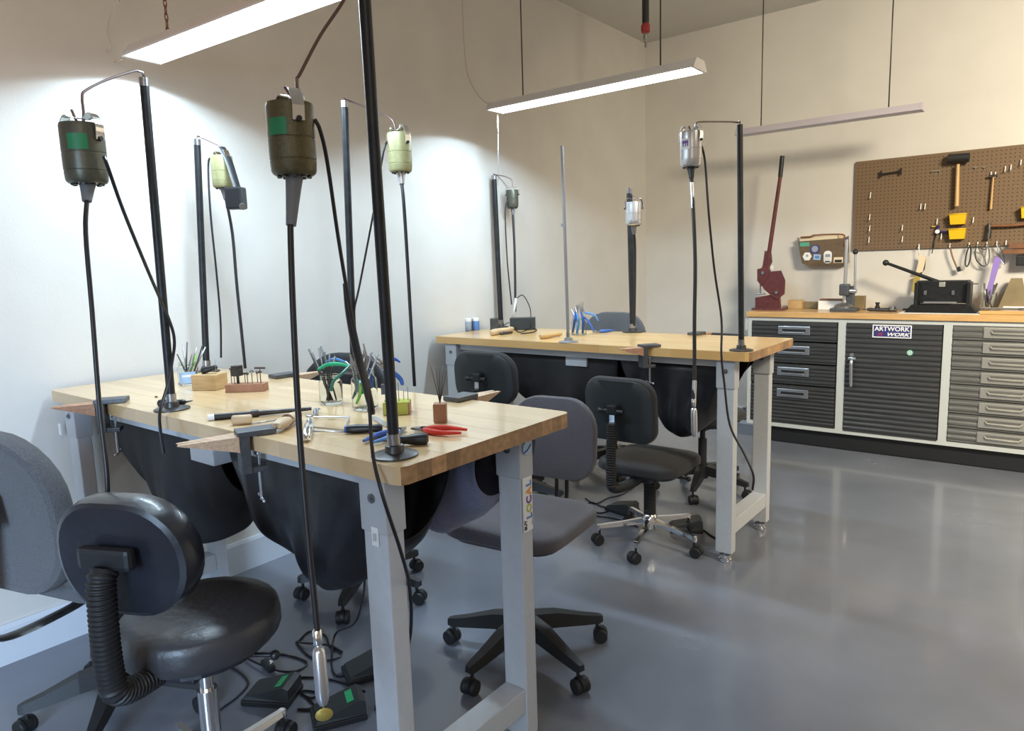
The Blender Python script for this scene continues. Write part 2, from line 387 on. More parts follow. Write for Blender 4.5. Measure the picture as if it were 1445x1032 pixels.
part('clip_tab', MB().bbox((lp.x+.002, .963, lp.z), (.009, .004, .018), .0015), mLeg, st)
lp = on(86, 606, y=.97)
st = thing('wall_clip', 'small white plastic clip on the bench leg beside the left wall', 'clip', (lp.x, .969, lp.z-.02))
part('clip_body', MB().bbox((lp.x, .967, lp.z), (.018, .004, .044), .0015), mWhite, st)

# ---------------------------------------------------------------- shop lights
def shop_light(name, label, x0, x1, yc, z, lit, w=.125, m=mWhiteM, yaw_=0):
    t = thing(name, label, 'light', ((x0+x1)/2, yc, z), 0, None)
    prof = [(-w/2, 0), (-w/2, .006), (-w*.30, .045), (w*.30, .045), (w/2, .006), (w/2, 0), (w/2-.004, 0), (w/2-.004, .004), (-w/2+.004, .004), (-w/2+.004, 0)]
    Rm = Matrix(((0, 0, 1), (1, 0, 0), (0, 1, 0)))
    part('housing', MB().prism(prof, x0+.012, x1-.012, Rm, (0, yc, z)), m, t)
    cap = [(-w/2-.001, -.001), (-w/2-.001, .008), (-w*.30, .048), (w*.30, .048), (w/2+.001, .008), (w/2+.001, -.001)]
    part('end_cap', MB().prism(cap, x0, x0+.014, Rm, (0, yc, z)), m, t)
    part('end_cap', MB().prism(cap, x1-.014, x1, Rm, (0, yc, z)), m, t)
    part('diffuser', MB().box(((x0+x1)/2, yc, z+.0005), (x1-x0-.034, w-.014, .003)), mLED if lit else mLEDoff, t)
    if lit:
        a = area('shop_light_lamp', (0, 0, -.003), x1-x0-.04, w-.03, LED_W, LED_COL, (0, 0, 0), 158); a.parent = t
        for i in range(6):   # the row of leds behind the lens, each with its own cone
            l = bpy.data.lights.new('led', 'SPOT'); l.energy = SPOT_W; l.color = LED_COL; l.spot_size = radians(157); l.spot_blend = .12; l.shadow_soft_size = .012
            q = bpy.data.objects.new('led', l); q.location = (-(x1-x0)/2+.04+(x1-x0-.08)*i/5, 0, -.016); q.parent = t; COL.objects.link(q)
    t.rotation_euler = (0, 0, radians(yaw_)); return t
shop_light('shop_light', 'lit white hanging shop light over the nearest workbench', -2.85, -1.55, 1.402, 2.224, True, .15, yaw_=3.2)
shop_light('shop_light', 'lit white hanging shop light over the second workbench', -2.655, -1.40, 3.27, 2.28, True, .145)
shop_light('shop_light', 'unlit lavender-white hanging shop light by the back wall', -1.94, -.755, 5.2, 2.28, False, .11, mLav)
def hang(name, label, cat, pts, r, m, k=6, n=6):
    return solo(name, MB().tube(pts, r, n, True, k), m, label, cat)
# chain over the first light
ct = on(236, 38, y=1.36); c0 = V((ct.x, 1.36, 2.268)); b = MB(); nlk = 42
for i in range(nlk):
    z = 2.268+(WZ-2.268)*(i+.5)/nlk; L = (WZ-2.268)/nlk*.72; hx = (L*.32, 0) if i % 2 else (0, L*.32)
    b.tube([(c0.x+cos(a)*hx[0], 1.36+cos(a)*hx[1], z+sin(a)*L) for a in [2*pi*j/10 for j in range(11)]], .0022, 4, False)
solo('hanging_chain', b, mChain, 'rusty link chain holding up the nearest shop light', 'chain')
for u, v, y, lab in ((738, 130, 3.27, 'thin dark cable holding the left end of the second shop light'), (932, 88, 3.27, 'thin dark cable holding the right end of the second shop light'),
                     (1074, 174, 5.2, 'thin dark cable holding the left end of the unlit shop light'), (1254, 151, 5.2, 'thin dark cable holding the right end of the unlit shop light')):
    p = on(u, v, y=y)
    solo('suspension_cable', MB().tube([(p.x, y, 2.325), (p.x, y, WZ)], .004, 6, False), mDark, lab, 'cable')
hang('ceiling_cord', 'cream power cord hanging from the ceiling to the second shop light', 'cord', [V((on(650, 0, y=3.3).x-.02, 3.3, WZ)), on(652, 0, y=3.3), on(655, 60, y=3.3), on(660, 105, y=3.3), on(675, 135, y=3.29), on(691, 149, y=3.28)], .0035, mCordW)
zz = on(160, 0, y=1.30)
hang('ceiling_cord', 'tan power cord kinking down beside the nearest shop light', 'cord', [V((zz.x+.05, 1.3, WZ)), on(167, -30, y=1.30), on(164, 0, y=1.30), on(152, 40, y=1.30), on(155, 66, y=1.30), on(136, 94, y=1.31), on(150, 91, y=1.32), on(174, 83, y=1.33)], .0032, mCordW)
solo('cord_clip', MB().bbox(on(150, 96, y=1.31), (.014, .008, .022), .002), mWhite, 'small clear plastic clip on the tan cord by the nearest shop light', 'clip')
pc = thing('pull_cord', 'pull cord with cream tube hanging from the second shop light', 'cord', on(702, 190, y=3.31))
part('pull_tube', MB().cyl((on(702, 160, y=3.31).x, 3.31, 2.275), on(703, 188, y=3.31), .0045, n=8), mCream, pc)
part('string', MB().tube([on(703, 188, y=3.31), on(703, 262, y=3.31)], .0016, 5, False), mGreyP, pc)
# air hose dropping from the ceiling
hz = thing('air_hose', 'black air hose with red coupling dropping from the ceiling', 'hose', at(911, 66, 4.5))
p1, p2, p3, p4 = at(911, 34, 4.5), at(911, 47, 4.5), at(911, 54, 4.5), at(911, 66, 4.5)
for p in (p1, p2, p3, p4): p.x, p.y = p2.x, p2.y
part('hose', MB().cyl(p1, (p1.x, p1.y, WZ), .022), mHose, hz)
part('coupling', MB().lathe([(.020, 0), (.030, .008), (.030, .045), (.022, .06)], (p2.x, p2.y, p2.z), 8), mRedF, hz)
part('nipple', MB().lathe([(.008, p4.z-p3.z), (.008, p4.z-p3.z+.005), (.005, p4.z-p3.z+.01), (.008, -.01), (.017, -.005), (.017, .02)], (p2.x, p2.y, p3.z), 12), mSteel, hz)

# ---------------------------------------------------------------- motor stands and flex shaft motors
def stand(label, bu, bv, tu, tv, rodpts, r=.0125, fl=.052, m=mPipe, tdep=None, z0=ZT, metal_top=True):
    base = on(bu, bv, z=z0)
    tp = at(tu, tv, tdep) if tdep else None
    if tp is None:
        best = min((dep((base.x, base.y, z/200)) for z in [0]), default=1)
        # depth of a vertical above the base at the height seen in the photograph
        z = 1.2
        for _ in range(30):
            q = at(tu, tv, dep((base.x, base.y, z))); z = q.z
        tp = q
    t = thing('motor_stand', label, 'stand', base)
    ax = (tp-base).normalized()
    part('base_flange', MB().lathe([(fl, 0), (fl, .004), (fl*.9, .006), (fl*.42, .009), (fl*.38, .024), (r*1.1, .026)], base, 28), mDark if m is not mPipeG else mPipeG, t)
    part('pole', MB().cyl(base+V((0, 0, .02)), tp, r, n=16), m, t)
    part('collar', MB().cyl(base+V((0, 0, .022))+ax*.0, base+ax*.05, r*1.18, n=16), mSteel, t)
    if metal_top: part('pole_end', MB().cyl(tp-ax*.02, tp+ax*.004, r*1.04, n=16), mSteel, t)
    if rodpts: part('hook_rod', MB().tube([tp-ax*.03, tp+ax*.012]+rodpts, .0034 if r > .009 else .003, 8, True, 5), mRod, t)
    return t, base, tp
def motor(label, c, r, h, body, az, shaft, cord, hook, tape=None, tape_az=0, tape_m=mTapeG, boot_m=mGreyRub, sr=.0045, hand=None, blk=None, boot_h=.05, capm=mDark, cr=.0035, tape_w=.9):
    c = V(c); t = thing('flex_shaft_motor', label, 'motor', c-V((0, 0, h/2)))
    z = -h/2
    part('housing', MB().lathe([(r*.80, z), (r*.90, z+.003), (r*.955, z+h*.06), (r*.985, z+h*.20), (r*.96, z+h*.207), (r*.96, z+h*.217), (r*.99, z+h*.225), (r, z+h*.50), (r*.975, z+h*.507), (r*.975, z+h*.517), (r, z+h*.525), (r, z+h*.955), (r*.985, z+h*.975), (r*.97, z+h), (r*.90, z+h), (r*.88, z+h*.985), (r*.3, z+h*.985), (.0001, z+h*.985)], c, 32), body, t)
    vb = MB()
    for k in range(10):
        a = 2*pi*k/10; vb.box(c+V((cos(a)*r*.66, sin(a)*r*.66, z-.001)), (r*.16, r*.16, .006), rz(a))
    part('vent', vb, mBlack, t)
    ux = V((cos(az), sin(az), 0)); zt = V((0, 0, 1)); uy = zt.cross(ux)
    hp = V(hook)
    P = [c+ux*(r+.003)+zt*(h*.22), c+ux*(r+.004)+zt*(h*.48), c+ux*(r*.75)+zt*(h*.66), hp+ux*.008, hp-ux*.008, c-ux*(r*.75)+zt*(h*.66), c-ux*(r+.004)+zt*(h*.48), c-ux*(r+.003)+zt*(h*.22)]
    b = MB(); Q = cat_rom(P, 4); wd = r*.26; vs = []
    for i, q in enumerate(Q):
        tg = (Q[min(i+1, len(Q)-1)]-Q[max(i-1, 0)]).normalized(); nn = tg.cross(uy).normalized()*.0012
        vs += [q+uy*wd-nn, q+uy*wd+nn, q-uy*wd+nn, q-uy*wd-nn]
    b.add(vs, [[4*i+j, 4*i+(j+1) % 4, 4*(i+1)+(j+1) % 4, 4*(i+1)+j] for i in range(len(Q)-1) for j in range(4)])
    b.add(vs, [[0, 1, 2, 3], [len(vs)-4+j for j in range(4)]])
    part('bail', b, mChrome, t)
    for s_ in (1, -1):
        part('bail_screw', MB().cyl(c+ux*s_*(r-.002)+zt*h*.24, c+ux*s_*(r+.008)+zt*h*.24, r*.12, n=10), mBlack, t)
    if tape:
        a0 = tape_az-tape_w/2; a1 = tape_az+tape_w/2; z0, z1 = tape
        part('name_tape', MB().grid(lambda s_, q: c+V((cos(a0+(a1-a0)*s_)*(r+.0012), sin(a0+(a1-a0)*s_)*(r+.0012), z+h*(z0+(z1-z0)*q))), 8, 1), tape_m, t)
    bz = c.z+z
    bt0 = V((c.x, c.y, bz+.003)); bdir = (V(shaft[0])-bt0).normalized(); bt1 = bt0+bdir*boot_h
    part('strain_boot', MB().tube([bt0, bt0+bdir*boot_h*.25, bt0+bdir*boot_h*.6, bt1], lambda q: r*(.40-.18*q), 16, True, 3), boot_m, t)
    sp = [bt1-bdir*.006]+[V(p) for p in shaft]
    part('flex_shaft', MB().tube(sp, sr, 10, True, 5), mCable, t)
    if cord: part('cord', MB().tube(cord, cr, 8, True, 6), mCable, t)
    if hand:
        e, d, L, hr = V(hand[0]), V(hand[1]).normalized(), hand[2], hand[3]; Rm = aim(-d)
        hpz = part('handpiece', MB().lathe([(hr*.4, 0), (hr*.8, -.004), (hr*.95, -.012), (hr, -.03), (hr, -L*.8), (hr*.8, -L*.93), (hr*.5, -L)], e, 16, Rm), mChrome if hr < .012 else mSat, t, 'satin steel handpiece')
        part('coupling', MB().lathe([(hr*.45, .035), (hr*.7, .03), (hr*.7, .004), (hr*.45, 0)], e, 14, Rm), mChrome, hpz)
        if len(hand) > 4:
            part('disc_bit', MB().cyl(e+d*L, e+d*(L+.018), .0012, n=6).lathe([(.0001, .004), (.014, .003), (.017, 0), (.014, -.002), (.0001, -.003)], e+d*(L+.018), 16, aim(ray(460, 1020)+V((.0, 0, .9)))), mBrass, hpz)
    return t
FUP = V((0, 0, 1))
# stand 1: left, near bench
m1 = at(119, 218, 1.72)
hk = at(118, 168, 1.72)
stand('black pipe motor stand near the left front of the nearest bench', 243, 578, 203, 112, [at(196, 101, 1.98), at(187, 101, 1.95), at(150, 113, 1.83), at(122, 127, 1.74), at(116, 136, 1.72), at(118, 160, 1.72), at(117, 173, 1.72), at(110, 174, 1.72), at(101, 155, 1.72)])
motor('grey-olive motor with green tape hanging at the far left of the picture', m1, .049, .142, mOliveG, radians(24), [at(121, 330, 1.70), at(130, 440, 1.69), at(140, 570, 1.68), at(150, 660, 1.67), at(152, 700, 1.67)],
      [at(147, 222, 1.70), at(152, 235, 1.70), at(175, 300, 1.78), at(212, 390, 1.95), at(238, 450, 2.10), at(246, 480, 2.13), at(243, 510, 2.12), at(236, 545, 2.08), at(226, 580, 2.02), at(226, 605, 2.02), at(231, 640, 2.02)],
      hk, (.54, .80), atan2(-m1.y, -m1.x)-.25, mTapeG, cr=.0045, sr=.0055)
# stand 2: near front corner
m2 = at(412, 198, 1.38)
hk = at(420, 138, 1.38)
stand('black pipe motor stand at the nearest corner of the bench, its top out of frame', 557, 643, 512, -40, [at(505, -42, 1.42), at(484, 2, 1.40), at(452, 50, 1.39), at(424, 103, 1.38), at(419, 112, 1.38), at(420, 138, 1.38), at(415, 140, 1.38), at(402, 123, 1.38)], r=.0125)
hd = (at(449, 912, 1.36), at(457, 1005, 1.35)-at(449, 912, 1.36), .112, .0135, 1)
motor('large dark olive motor with green tape hanging in front of the nearest bench', m2, .0455, .137, mOlive, radians(-17), [at(410, 330, 1.375), at(414, 450, 1.37), at(422, 600, 1.37), at(434, 750, 1.365), at(447, 880, 1.36), at(449, 908, 1.36)],
      [at(444, 168, 1.38), at(452, 185, 1.39), at(462, 230, 1.42), at(478, 340, 1.48), at(495, 440, 1.52), at(510, 510, 1.53), at(520, 560, 1.52), at(526, 640, 1.48), at(540, 700, 1.44), at(566, 780, 1.50), at(578, 830, 1.60), at(580, 885, 1.72), at(572, 930, 1.80), at(560, 975, 1.84)],
      hk, (.53, .76), atan2(-m2.y, -m2.x)-.62, mTapeG, hand=hd, sr=.0062, cr=.0042, boot_h=.105)
solo('cord_bundle', MB().tube([at(487, 400, 1.56), at(492, 440, 1.57), at(502, 490, 1.57), at(514, 535, 1.56), at(523, 572, 1.55), at(526, 585, 1.545)], lambda q: .0055+.004*sin(pi*q), 8), mCable, 'thick black wrapped cord hanging just left of the nearest pipe stand', 'cord')
# stand 3: left back of near bench
m3 = at(314, 243, 2.80)
stand('black pipe motor stand at the back left corner of the nearest bench', 292, 525, 278, 198, [at(284, 194, 2.84), at(300, 201, 2.82), at(312, 208, 2.80), at(315, 224, 2.80)], r=.0135)
motor('pale olive motor hanging near the left wall beside a black box', m3, .042, .125, mOliveY, radians(0), [at(328, 330, 2.80), at(334, 400, 2.80), at(341, 470, 2.80), at(346, 520, 2.82)],
      [at(300, 222, 2.79), at(294, 232, 2.79), at(297, 300, 2.80), at(305, 380, 2.82), at(311, 450, 2.84), at(312, 505, 2.86)], at(315, 222, 2.80), sr=.006, cr=.004)
sp = at(332, 262, 2.72)
sb = thing('speed_controller', 'black plastic speed control box hanging behind the pale olive motor', 'controller', sp-V((0, 0, .06)))
part('box_body', MB().bbox(at(333, 280, 2.74), (.07, .05, .085), .008, rz(.6)), mBlack, sb)
part('strap', MB().tube([at(313, 208, 2.78), at(322, 225, 2.76), at(330, 250, 2.74), at(336, 270, 2.73)], .016, 8, flat=.3), mBlack, sb)
part('knob', MB().cyl(at(342, 291, 2.70), at(343, 292, 2.68), .012), mSteel, sb)
# stand 4: right back of near bench
m4 = at(564, 216, 2.65)
stand('tall black pipe motor stand in the middle of the nearest bench, behind the jars', 500, 527, 486, 144, [at(489, 141, 2.78), at(520, 153, 2.72), at(548, 165, 2.66), at(556, 174, 2.65), at(558, 184, 2.65), at(562, 186, 2.65), at(565, 176, 2.65)], r=.0135)
motor('yellowish olive motor hanging from the middle pipe stand', m4, .0455, .143, mOliveY, radians(-3), [at(570, 290, 2.65), at(575, 370, 2.66), at(580, 460, 2.68), at(585, 545, 2.72)],
      [at(548, 198, 2.63), at(541, 215, 2.62), at(527, 300, 2.66), at(508, 400, 2.72), at(500, 440, 2.75), at(503, 480, 2.76)], at(562, 184, 2.65), boot_m=mSilver, sr=.0065, cr=.004)
# bench 2
stand('slim dark pipe stand at the left of the second bench', 707, 462, 697, 249, [at(700, 247, 4.6), at(712, 249, 4.6), at(722, 254, 4.6), at(723, 264, 4.6)], r=.017)
motor('small grey-olive motor hanging at the left of the second bench', at(723, 281, 4.6), .040, .115, mOliveG, radians(30), [at(726, 350, 4.6), at(727, 400, 4.6), at(727, 440, 4.6)],
      [at(717, 280, 4.58), at(713, 300, 4.58), at(716, 370, 4.58), at(722, 430, 4.6)], at(723, 265, 4.6), sr=.008, cr=.0045)
stand('thin bare galvanised rod on a flange at the front of the second bench', 802, 483, 793, 206, None, r=.0085, m=mPipeG, metal_top=False)
p = at(795, 318, 3.62); solo('rod_clamp', MB().lathe([(.012, -.008), (.012, .008)], p, 10), mPipeG, 'small clamp ring halfway up the bare galvanised rod', 'clamp')
stand('black pipe motor stand at the back of the second bench holding the silver motor', 893, 469, 888, 268, [at(890, 270, 3.9), at(896, 282, 3.8)], r=.0165, fl=.06)
motor('silver motor hanging low on the back pipe stand of the second bench', at(894, 302, 3.8), .044, .125, mSilver, radians(38), [at(896, 350, 3.85), at(896, 400, 3.88), at(895, 460, 3.9)], None, at(893, 281, 3.8), sr=.007)
m7 = at(975, 211, 2.75)
hd = (at(979, 575, 2.70), at(980, 618, 2.70)-at(979, 575, 2.70), .115, .0125)
t7 = motor('silver motor with purple and white label hanging at the right of the second bench', m7, .042, .135, mSilver, radians(-8), [at(978, 290, 2.74), at(981, 370, 2.73), at(980, 450, 2.72), at(980, 520, 2.71), at(979, 560, 2.70), at(979, 575, 2.70)],
      [at(990, 205, 2.76), at(995, 230, 2.78), at(1000, 300, 2.80), at(1008, 380, 2.84), at(1018, 450, 2.86), at(1018, 500, 2.85), at(1022, 540, 2.85), at(1030, 600, 2.84), at(1050, 640, 2.82), at(1063, 670, 2.80), at(1062, 692, 2.80)],
      at(978, 183, 2.75), (.48, .78), atan2(-m7.y, -m7.x)-.55, mPaper, boot_m=mBlack, hand=hd, sr=.0075, cr=.0045)
azc = atan2(-m7.y, -m7.x)-.55
for a_, z0, z1, wdt in ((0, .64, .72, .6), (-.2, .55, .66, .12), (.05, .55, .66, .1), (.25, .56, .68, .1)):
    part('label_print', MB().grid(lambda s_, q: m7+V((cos(azc+a_+wdt*(s_-.5))*.0438, sin(azc+a_+wdt*(s_-.5))*.0438, -.0675+.135*(z0+(z1-z0)*q))), 4, 1), mPurP, t7)
part('shaft_collar', MB().cyl(at(976.2, 258, 2.748), at(978, 294, 2.741), .0085), mSat, t7)
part('shaft_tube', MB().cyl(at(980, 537, 2.705), at(979, 570, 2.70), .0085), mSat, t7)
stand('black pipe motor stand at the right end of the second bench', 1046, 495, 1044, 176, [at(1041, 173, 2.99), at(1030, 172, 2.96), at(990, 172, 2.80), at(982, 175, 2.76), at(981, 186, 2.75), at(976, 187, 2.75), at(972, 178, 2.75)], r=.0125, metal_top=False)

# ---------------------------------------------------------------- chairs
def star_base(t, hub, angs, R, m, kind='black', cm=mRub, zc=.115, hub_m=None):
    hx, hy = hub
    part('hub', MB().lathe([(.028, .075), (.04, .085), (.042, .13), (.032, .15), (.028, .155)], (hx, hy, 0), 20), m, t)
    for a in angs:
        d = V((cos(a), sin(a), 0)); s_ = V((-sin(a), cos(a), 0)); h = V((hx, hy, 0))
        b = MB()
        if kind == 'black':
            prof = [(.03, .032, .105, .16), (.12, .030, .098, .15), (R*.8, .022, .082, .118), (R, .017, .075, .105), (R+.016, .012, .078, .100)]
        else:
            prof = [(.03, .013, .105, .135), (R*.5, .012, .095, .118), (R-.01, .011, .085, .103), (R, .011, .075, .103), (R+.008, .008, .075, .100)]
        vs = []
        for q, w, z0, z1 in prof:
            vs += [h+d*q-s_*w+V((0, 0, z0)), h+d*q+s_*w+V((0, 0, z0)), h+d*q+s_*w*.75+V((0, 0, z1)), h+d*q-s_*w*.75+V((0, 0, z1))]
        n = len(prof)
        b.add(vs, [[4*i+j, 4*i+(j+1) % 4, 4*(i+1)+(j+1) % 4, 4*(i+1)+j] for i in range(n-1) for j in range(4)]+[[0, 1, 2, 3], [4*n-4+j for j in range(4)]])
        leg = part('base_leg', b, m, t)
        cb = MB(); ca = a+random.uniform(-1, 1); cd = V((cos(ca), sin(ca), 0)); cs = V((-sin(ca), cos(ca), 0)); c = h+d*(R-.004)+cd*.012
        for k in (-1, 1):
            cb.lathe([(.010, -.009), (.024, -.009), (.0265, -.006), (.0265, .006), (.024, .009), (.010, .009)], c+cs*.0165*k+V((0, 0, .0268)), 16, aim(cs))
        cb.cyl(h+d*(R-.004)+V((0, 0, .03)), h+d*(R-.004)+V((0, 0, .078)), .006, n=8)
        # hood over the twin wheels
        cb.lathe([(.0275, -.008), (.0275, .008)], c+V((0, 0, .030)), 12, aim(cs))
        part('caster', cb, cm, leg)
def cushion(t, name, w, d, th, c, m, R=None, rad=.1, crown=.012, label=None, rim=.35):
    """rounded cushion: outline in local xy, thickness in z"""
    c = V(c); b = MB(); out = rrect(w, d, rad, 6); n = len(out)
    rings = [(.86, -th/2), (.96, -th/2+.004), (1, -th/2+th*.2), (1, th/2-th*rim), (.975, th/2-th*.12), (.93, th/2-.001), (.7, th/2+crown*.6), (.35, th/2+crown), (.02, th/2+crown)]
    vs = []
    for k, z in rings:
        for x, y in out: p = V((x*k, y*k, z)); vs.append(c+(R @ p if R else p))
    b.add(vs, [[i*n+j, i*n+(j+1) % n, (i+1)*n+(j+1) % n, (i+1)*n+j] for i in range(len(rings)-1) for j in range(n)], True)
    b.add(vs, [list(range(n))[::-1], [(len(rings)-1)*n+j for j in range(n)]])
    return part(name, b, m, t, label, local=True)
def bellows(t, name, P, r, m, pitch=.011, flat=1.0, seg=None):
    Q = cat_rom(P, 8); L = sum((Q[i+1]-Q[i]).length for i in range(len(Q)-1)); n = int(L/pitch)*4
    # resample
    cum = [0]
    for i in range(len(Q)-1): cum.append(cum[-1]+(Q[i+1]-Q[i]).length)
    out = []; k = 0
    for i in range(n+1):
        s_ = L*i/n
        while k < len(Q)-2 and cum[k+1] < s_: k += 1
        f = (s_-cum[k])/max(1e-9, cum[k+1]-cum[k]); out.append(Q[k].lerp(Q[k+1], f))
    return part(name, MB().tube(out, lambda t_: r*(1-.14*(int(round(t_*n)) % 4 in (0, 3))), 14, False, flat=flat), m, t, local=True)
def task_chair(label, hub, face, seat_z, sw, sd, back, mback, mseat, base='black', angs=None, R=.27, spine='bellows', sth=.06, seatoff=.0, col=mBlack, mshell=None, gas='black', srad=.12, brad=.09, btop=None, bth=.055, basem=None, tilt=.08, grp=None, recl=None):
    """local frame: +y is where the sitter faces; back = (y, zc, w, h)"""
    hx, hy = hub; rot = atan2(-face[0], face[1])
    t = thing('task_chair', label, 'chair', (hx, hy, 0), rot)
    by, bz, bw, bh = back; mshell = mshell or mBlackS
    L = dict(local=True)
    seat = cushion(t, 'seat', sw, sd, sth, (0, seatoff, seat_z-sth/2), mseat, None, srad)
    part('seat_pan', MB().prism(rrect(sw*.86, sd*.86, srad*.8), seat_z-sth-.014, seat_z-sth+.004, None, (0, seatoff, 0)), mshell, t, **L)
    part('tilt_mechanism', MB().bbox((0, -.02, seat_z-sth-.035), (.11, .18, .05), .008).cyl((.05, .0, seat_z-sth-.04), (.19, .03, seat_z-sth-.045), .006).ball((.19, .03, seat_z-sth-.045), .013), mBlack, t, **L)
    # backrest stands up: local z of cushion -> +y (front)
    Rb = rx(pi/2-tilt) @ Matrix(((1, 0, 0), (0, 1, 0), (0, 0, 1)))
    Rb = Matrix(((1, 0, 0), (0, 0, 1), (0, 1, 0))); Rt = rx(tilt)
    b = MB(); n_ = 7
    out = rrect(bw, bh, brad, n_, btop); n = len(out)
    rings = [(.90, -bth/2-.002), (.97, -bth/2+.002), (1, -bth*.15), (1, bth*.2), (.97, bth*.42), (.90, bth/2), (.6, bth/2+.008), (.02, bth/2+.01)]
    vs = []
    for k, y in rings:
        for x, z in out:
            xx = x*k; p = V((xx, y+.55*xx*xx, z*k)); vs.append(V((0, by, bz))+Rt @ p)
    b.add(vs, [[i*n+j, i*n+(j+1) % n, (i+1)*n+(j+1) % n, (i+1)*n+j] for i in range(len(rings)-1) for j in range(n)], True)
    b.add(vs, [list(range(n))[::-1], [(len(rings)-1)*n+j for j in range(n)]])
    bk = part('backrest', b, mback, t, **L)
    # rear shell face
    if mshell is not mback:
        b = MB(); vs = []
        for k, y in ((.02, -bth/2-.006), (.6, -bth/2-.007), (.93, -bth/2-.005), (.955, -bth/2-.001)):
            for x, z in out:
                xx = x*k; vs.append(V((0, by, bz))+Rt @ V((xx, y+.55*xx*xx, z*k)))
        b.add(vs, [[i*n+j, i*n+(j+1) % n, (i+1)*n+(j+1) % n, (i+1)*n+j] for i in range(3) for j in range(n)], True)
        b.add(vs, [list(range(n))])
        part('back_shell', b, mshell, bk, **L)
    yb = by-bth/2-.012; zl = seat_z-sth-.03
    if spine == 'bellows': zl = seat_z-.075
    if spine == 'bellows':
        bellows(t, 'spine_bellows', [V((0, -.05, zl)), V((0, by*.62, zl-.012)), V((0, by-.055, zl+.012)), V((0, yb-.035, zl+.085)), V((0, yb-.03, bz-bh*.18)), V((0, yb-.014, bz-.01))], .030, mRub)
        part('back_plate', MB().bbox((0, yb-.008, bz+.012), (.135, .026, .05), .011).cyl((-.05, yb-.02, bz+.012), (-.05, yb-.016, bz+.012), .006, n=8).cyl((.05, yb-.02, bz+.012), (.05, yb-.016, bz+.012), .006, n=8), mBlack, t, **L)
    elif spine == 'knob':
        bellows(t, 'spine_bellows', [V((0, -.05, zl)), V((0, by*.62, zl-.01)), V((0, by-.05, zl+.012)), V((0, yb-.045, zl+.08)), V((0, yb-.035, bz-.05))], .024, mRub)
        part('spine_bar', MB().box((0, yb-.03, bz-.02), (.026, .006, .11)), mChrome, t, **L)
        part('adjuster_knob', MB().bbox((0, yb-.02, bz+.012), (.05, .04, .05), .01).cyl((-.055, yb-.025, bz+.005), (.055, yb-.025, bz+.005), .011).ball((-.058, yb-.025, bz+.005), .02, sz=.8), mBlack, t, **L)
    elif spine == 'posts':
        for s_ in (-1, 1):
            part('back_post', MB().tube([(s_*.022, -.06, zl+.01), (s_*.022, by*.8, zl+.0), (s_*.022, yb-.01, zl+.04), (s_*.022, yb-.004, bz)], .008, 8), mBlack, t, **L)
    elif spine == 'flat':
        P = [V((0, -.03, zl-.01)), V((0, by*.55, zl-.03)), V((0, by-.06, zl-.02)), V((0, yb-.07, zl+.07)), V((0, yb-.035, bz-.06)), V((0, yb-.008, bz+.02))]
        part('spine_bar', MB().tube(P, .026, 8, True, 6, flat=.25), mDark, t, **L)
        part('back_plate', MB().bbox((0, yb-.008, bz+.02), (.09, .02, .09), .006), mBlack, t, **L)
    # column
    if gas == 'bellows': bellows(t, 'column_bellows', [V((0, 0, .14)), V((0, 0, .2)), V((0, 0, seat_z-sth-.05))], .031, mRub, .012)
    elif gas == 'chrome':
        part('gas_column', MB().cyl((0, 0, .10), (0, 0, seat_z-sth-.14), .026).cyl((0, 0, .1), (0, 0, seat_z-sth-.05), .017), mChrome, t, **L)
    else:
        part('gas_column', MB().cyl((0, 0, .10), (0, 0, seat_z-sth-.12), .026).cyl((0, 0, .1), (0, 0, seat_z-sth-.05), .016), mBlack, t, **L)
    MWt = MW[t.name]; MW[t.name] = Matrix.Translation(V((hx, hy, 0))) @ Matrix.Rotation(rot, 4, 'Z')
    angs = angs or [radians(20+72*k) for k in range(5)]
    star_base(t, (hx, hy), angs, R, basem or (mChrome if base == 'chrome' else mBlack), base)
    return t
D = radians
# front left: black vinyl
task_chair('black vinyl task chair with thick round seat in the left foreground', (-1.71, .825), (-.42, .90), .545, .39, .40, (-.215, .785, .345, .275), mVinyl, mVinylTop, 'chrome', [D(30+72*k) for k in range(5)], .25, 'bellows', .085, mshell=mVinyl, gas='chrome', srad=.19, brad=.125, btop=.135, bth=.07)
# far left: grey fabric, high back
task_chair('tall grey fabric task chair against the left edge, next to the wall', (-2.345, .86), (-.27, .96), .53, .42, .40, (-.285, .765, .44, .47), mFabG, mFabG, 'black', [D(248), D(248+72), D(248+144), D(248-72), D(248-144)], .27, 'flat', .06, mshell=mFabG, brad=.16, btop=.2, bth=.06)
# middle: warm grey chair pushed under near bench from behind
task_chair('warm grey fabric chair with black star base behind the nearest bench', (-1.445, 1.86), (.12, -.99), .54, .45, .43, (-.26, .75, .36, .31), mFabP, mFabP, 'black', [D(199), D(268), D(345), D(55), D(127)], .285, 'posts', .055, mshell=mFabP, brad=.10, btop=.12, srad=.1, bth=.045)
# black task chair, front of bench 2
task_chair('black task chair with chrome star base in front of the second bench', (-1.545, 3.03), (.0, 1), .45, .42, .42, (-.30, .735, .36, .30), mFabK, mFabK, 'chrome', [D(217), D(-78), D(-8), D(66), D(140)], .255, 'knob', .05, gas='bellows', brad=.07, btop=.09, srad=.1, bth=.04)
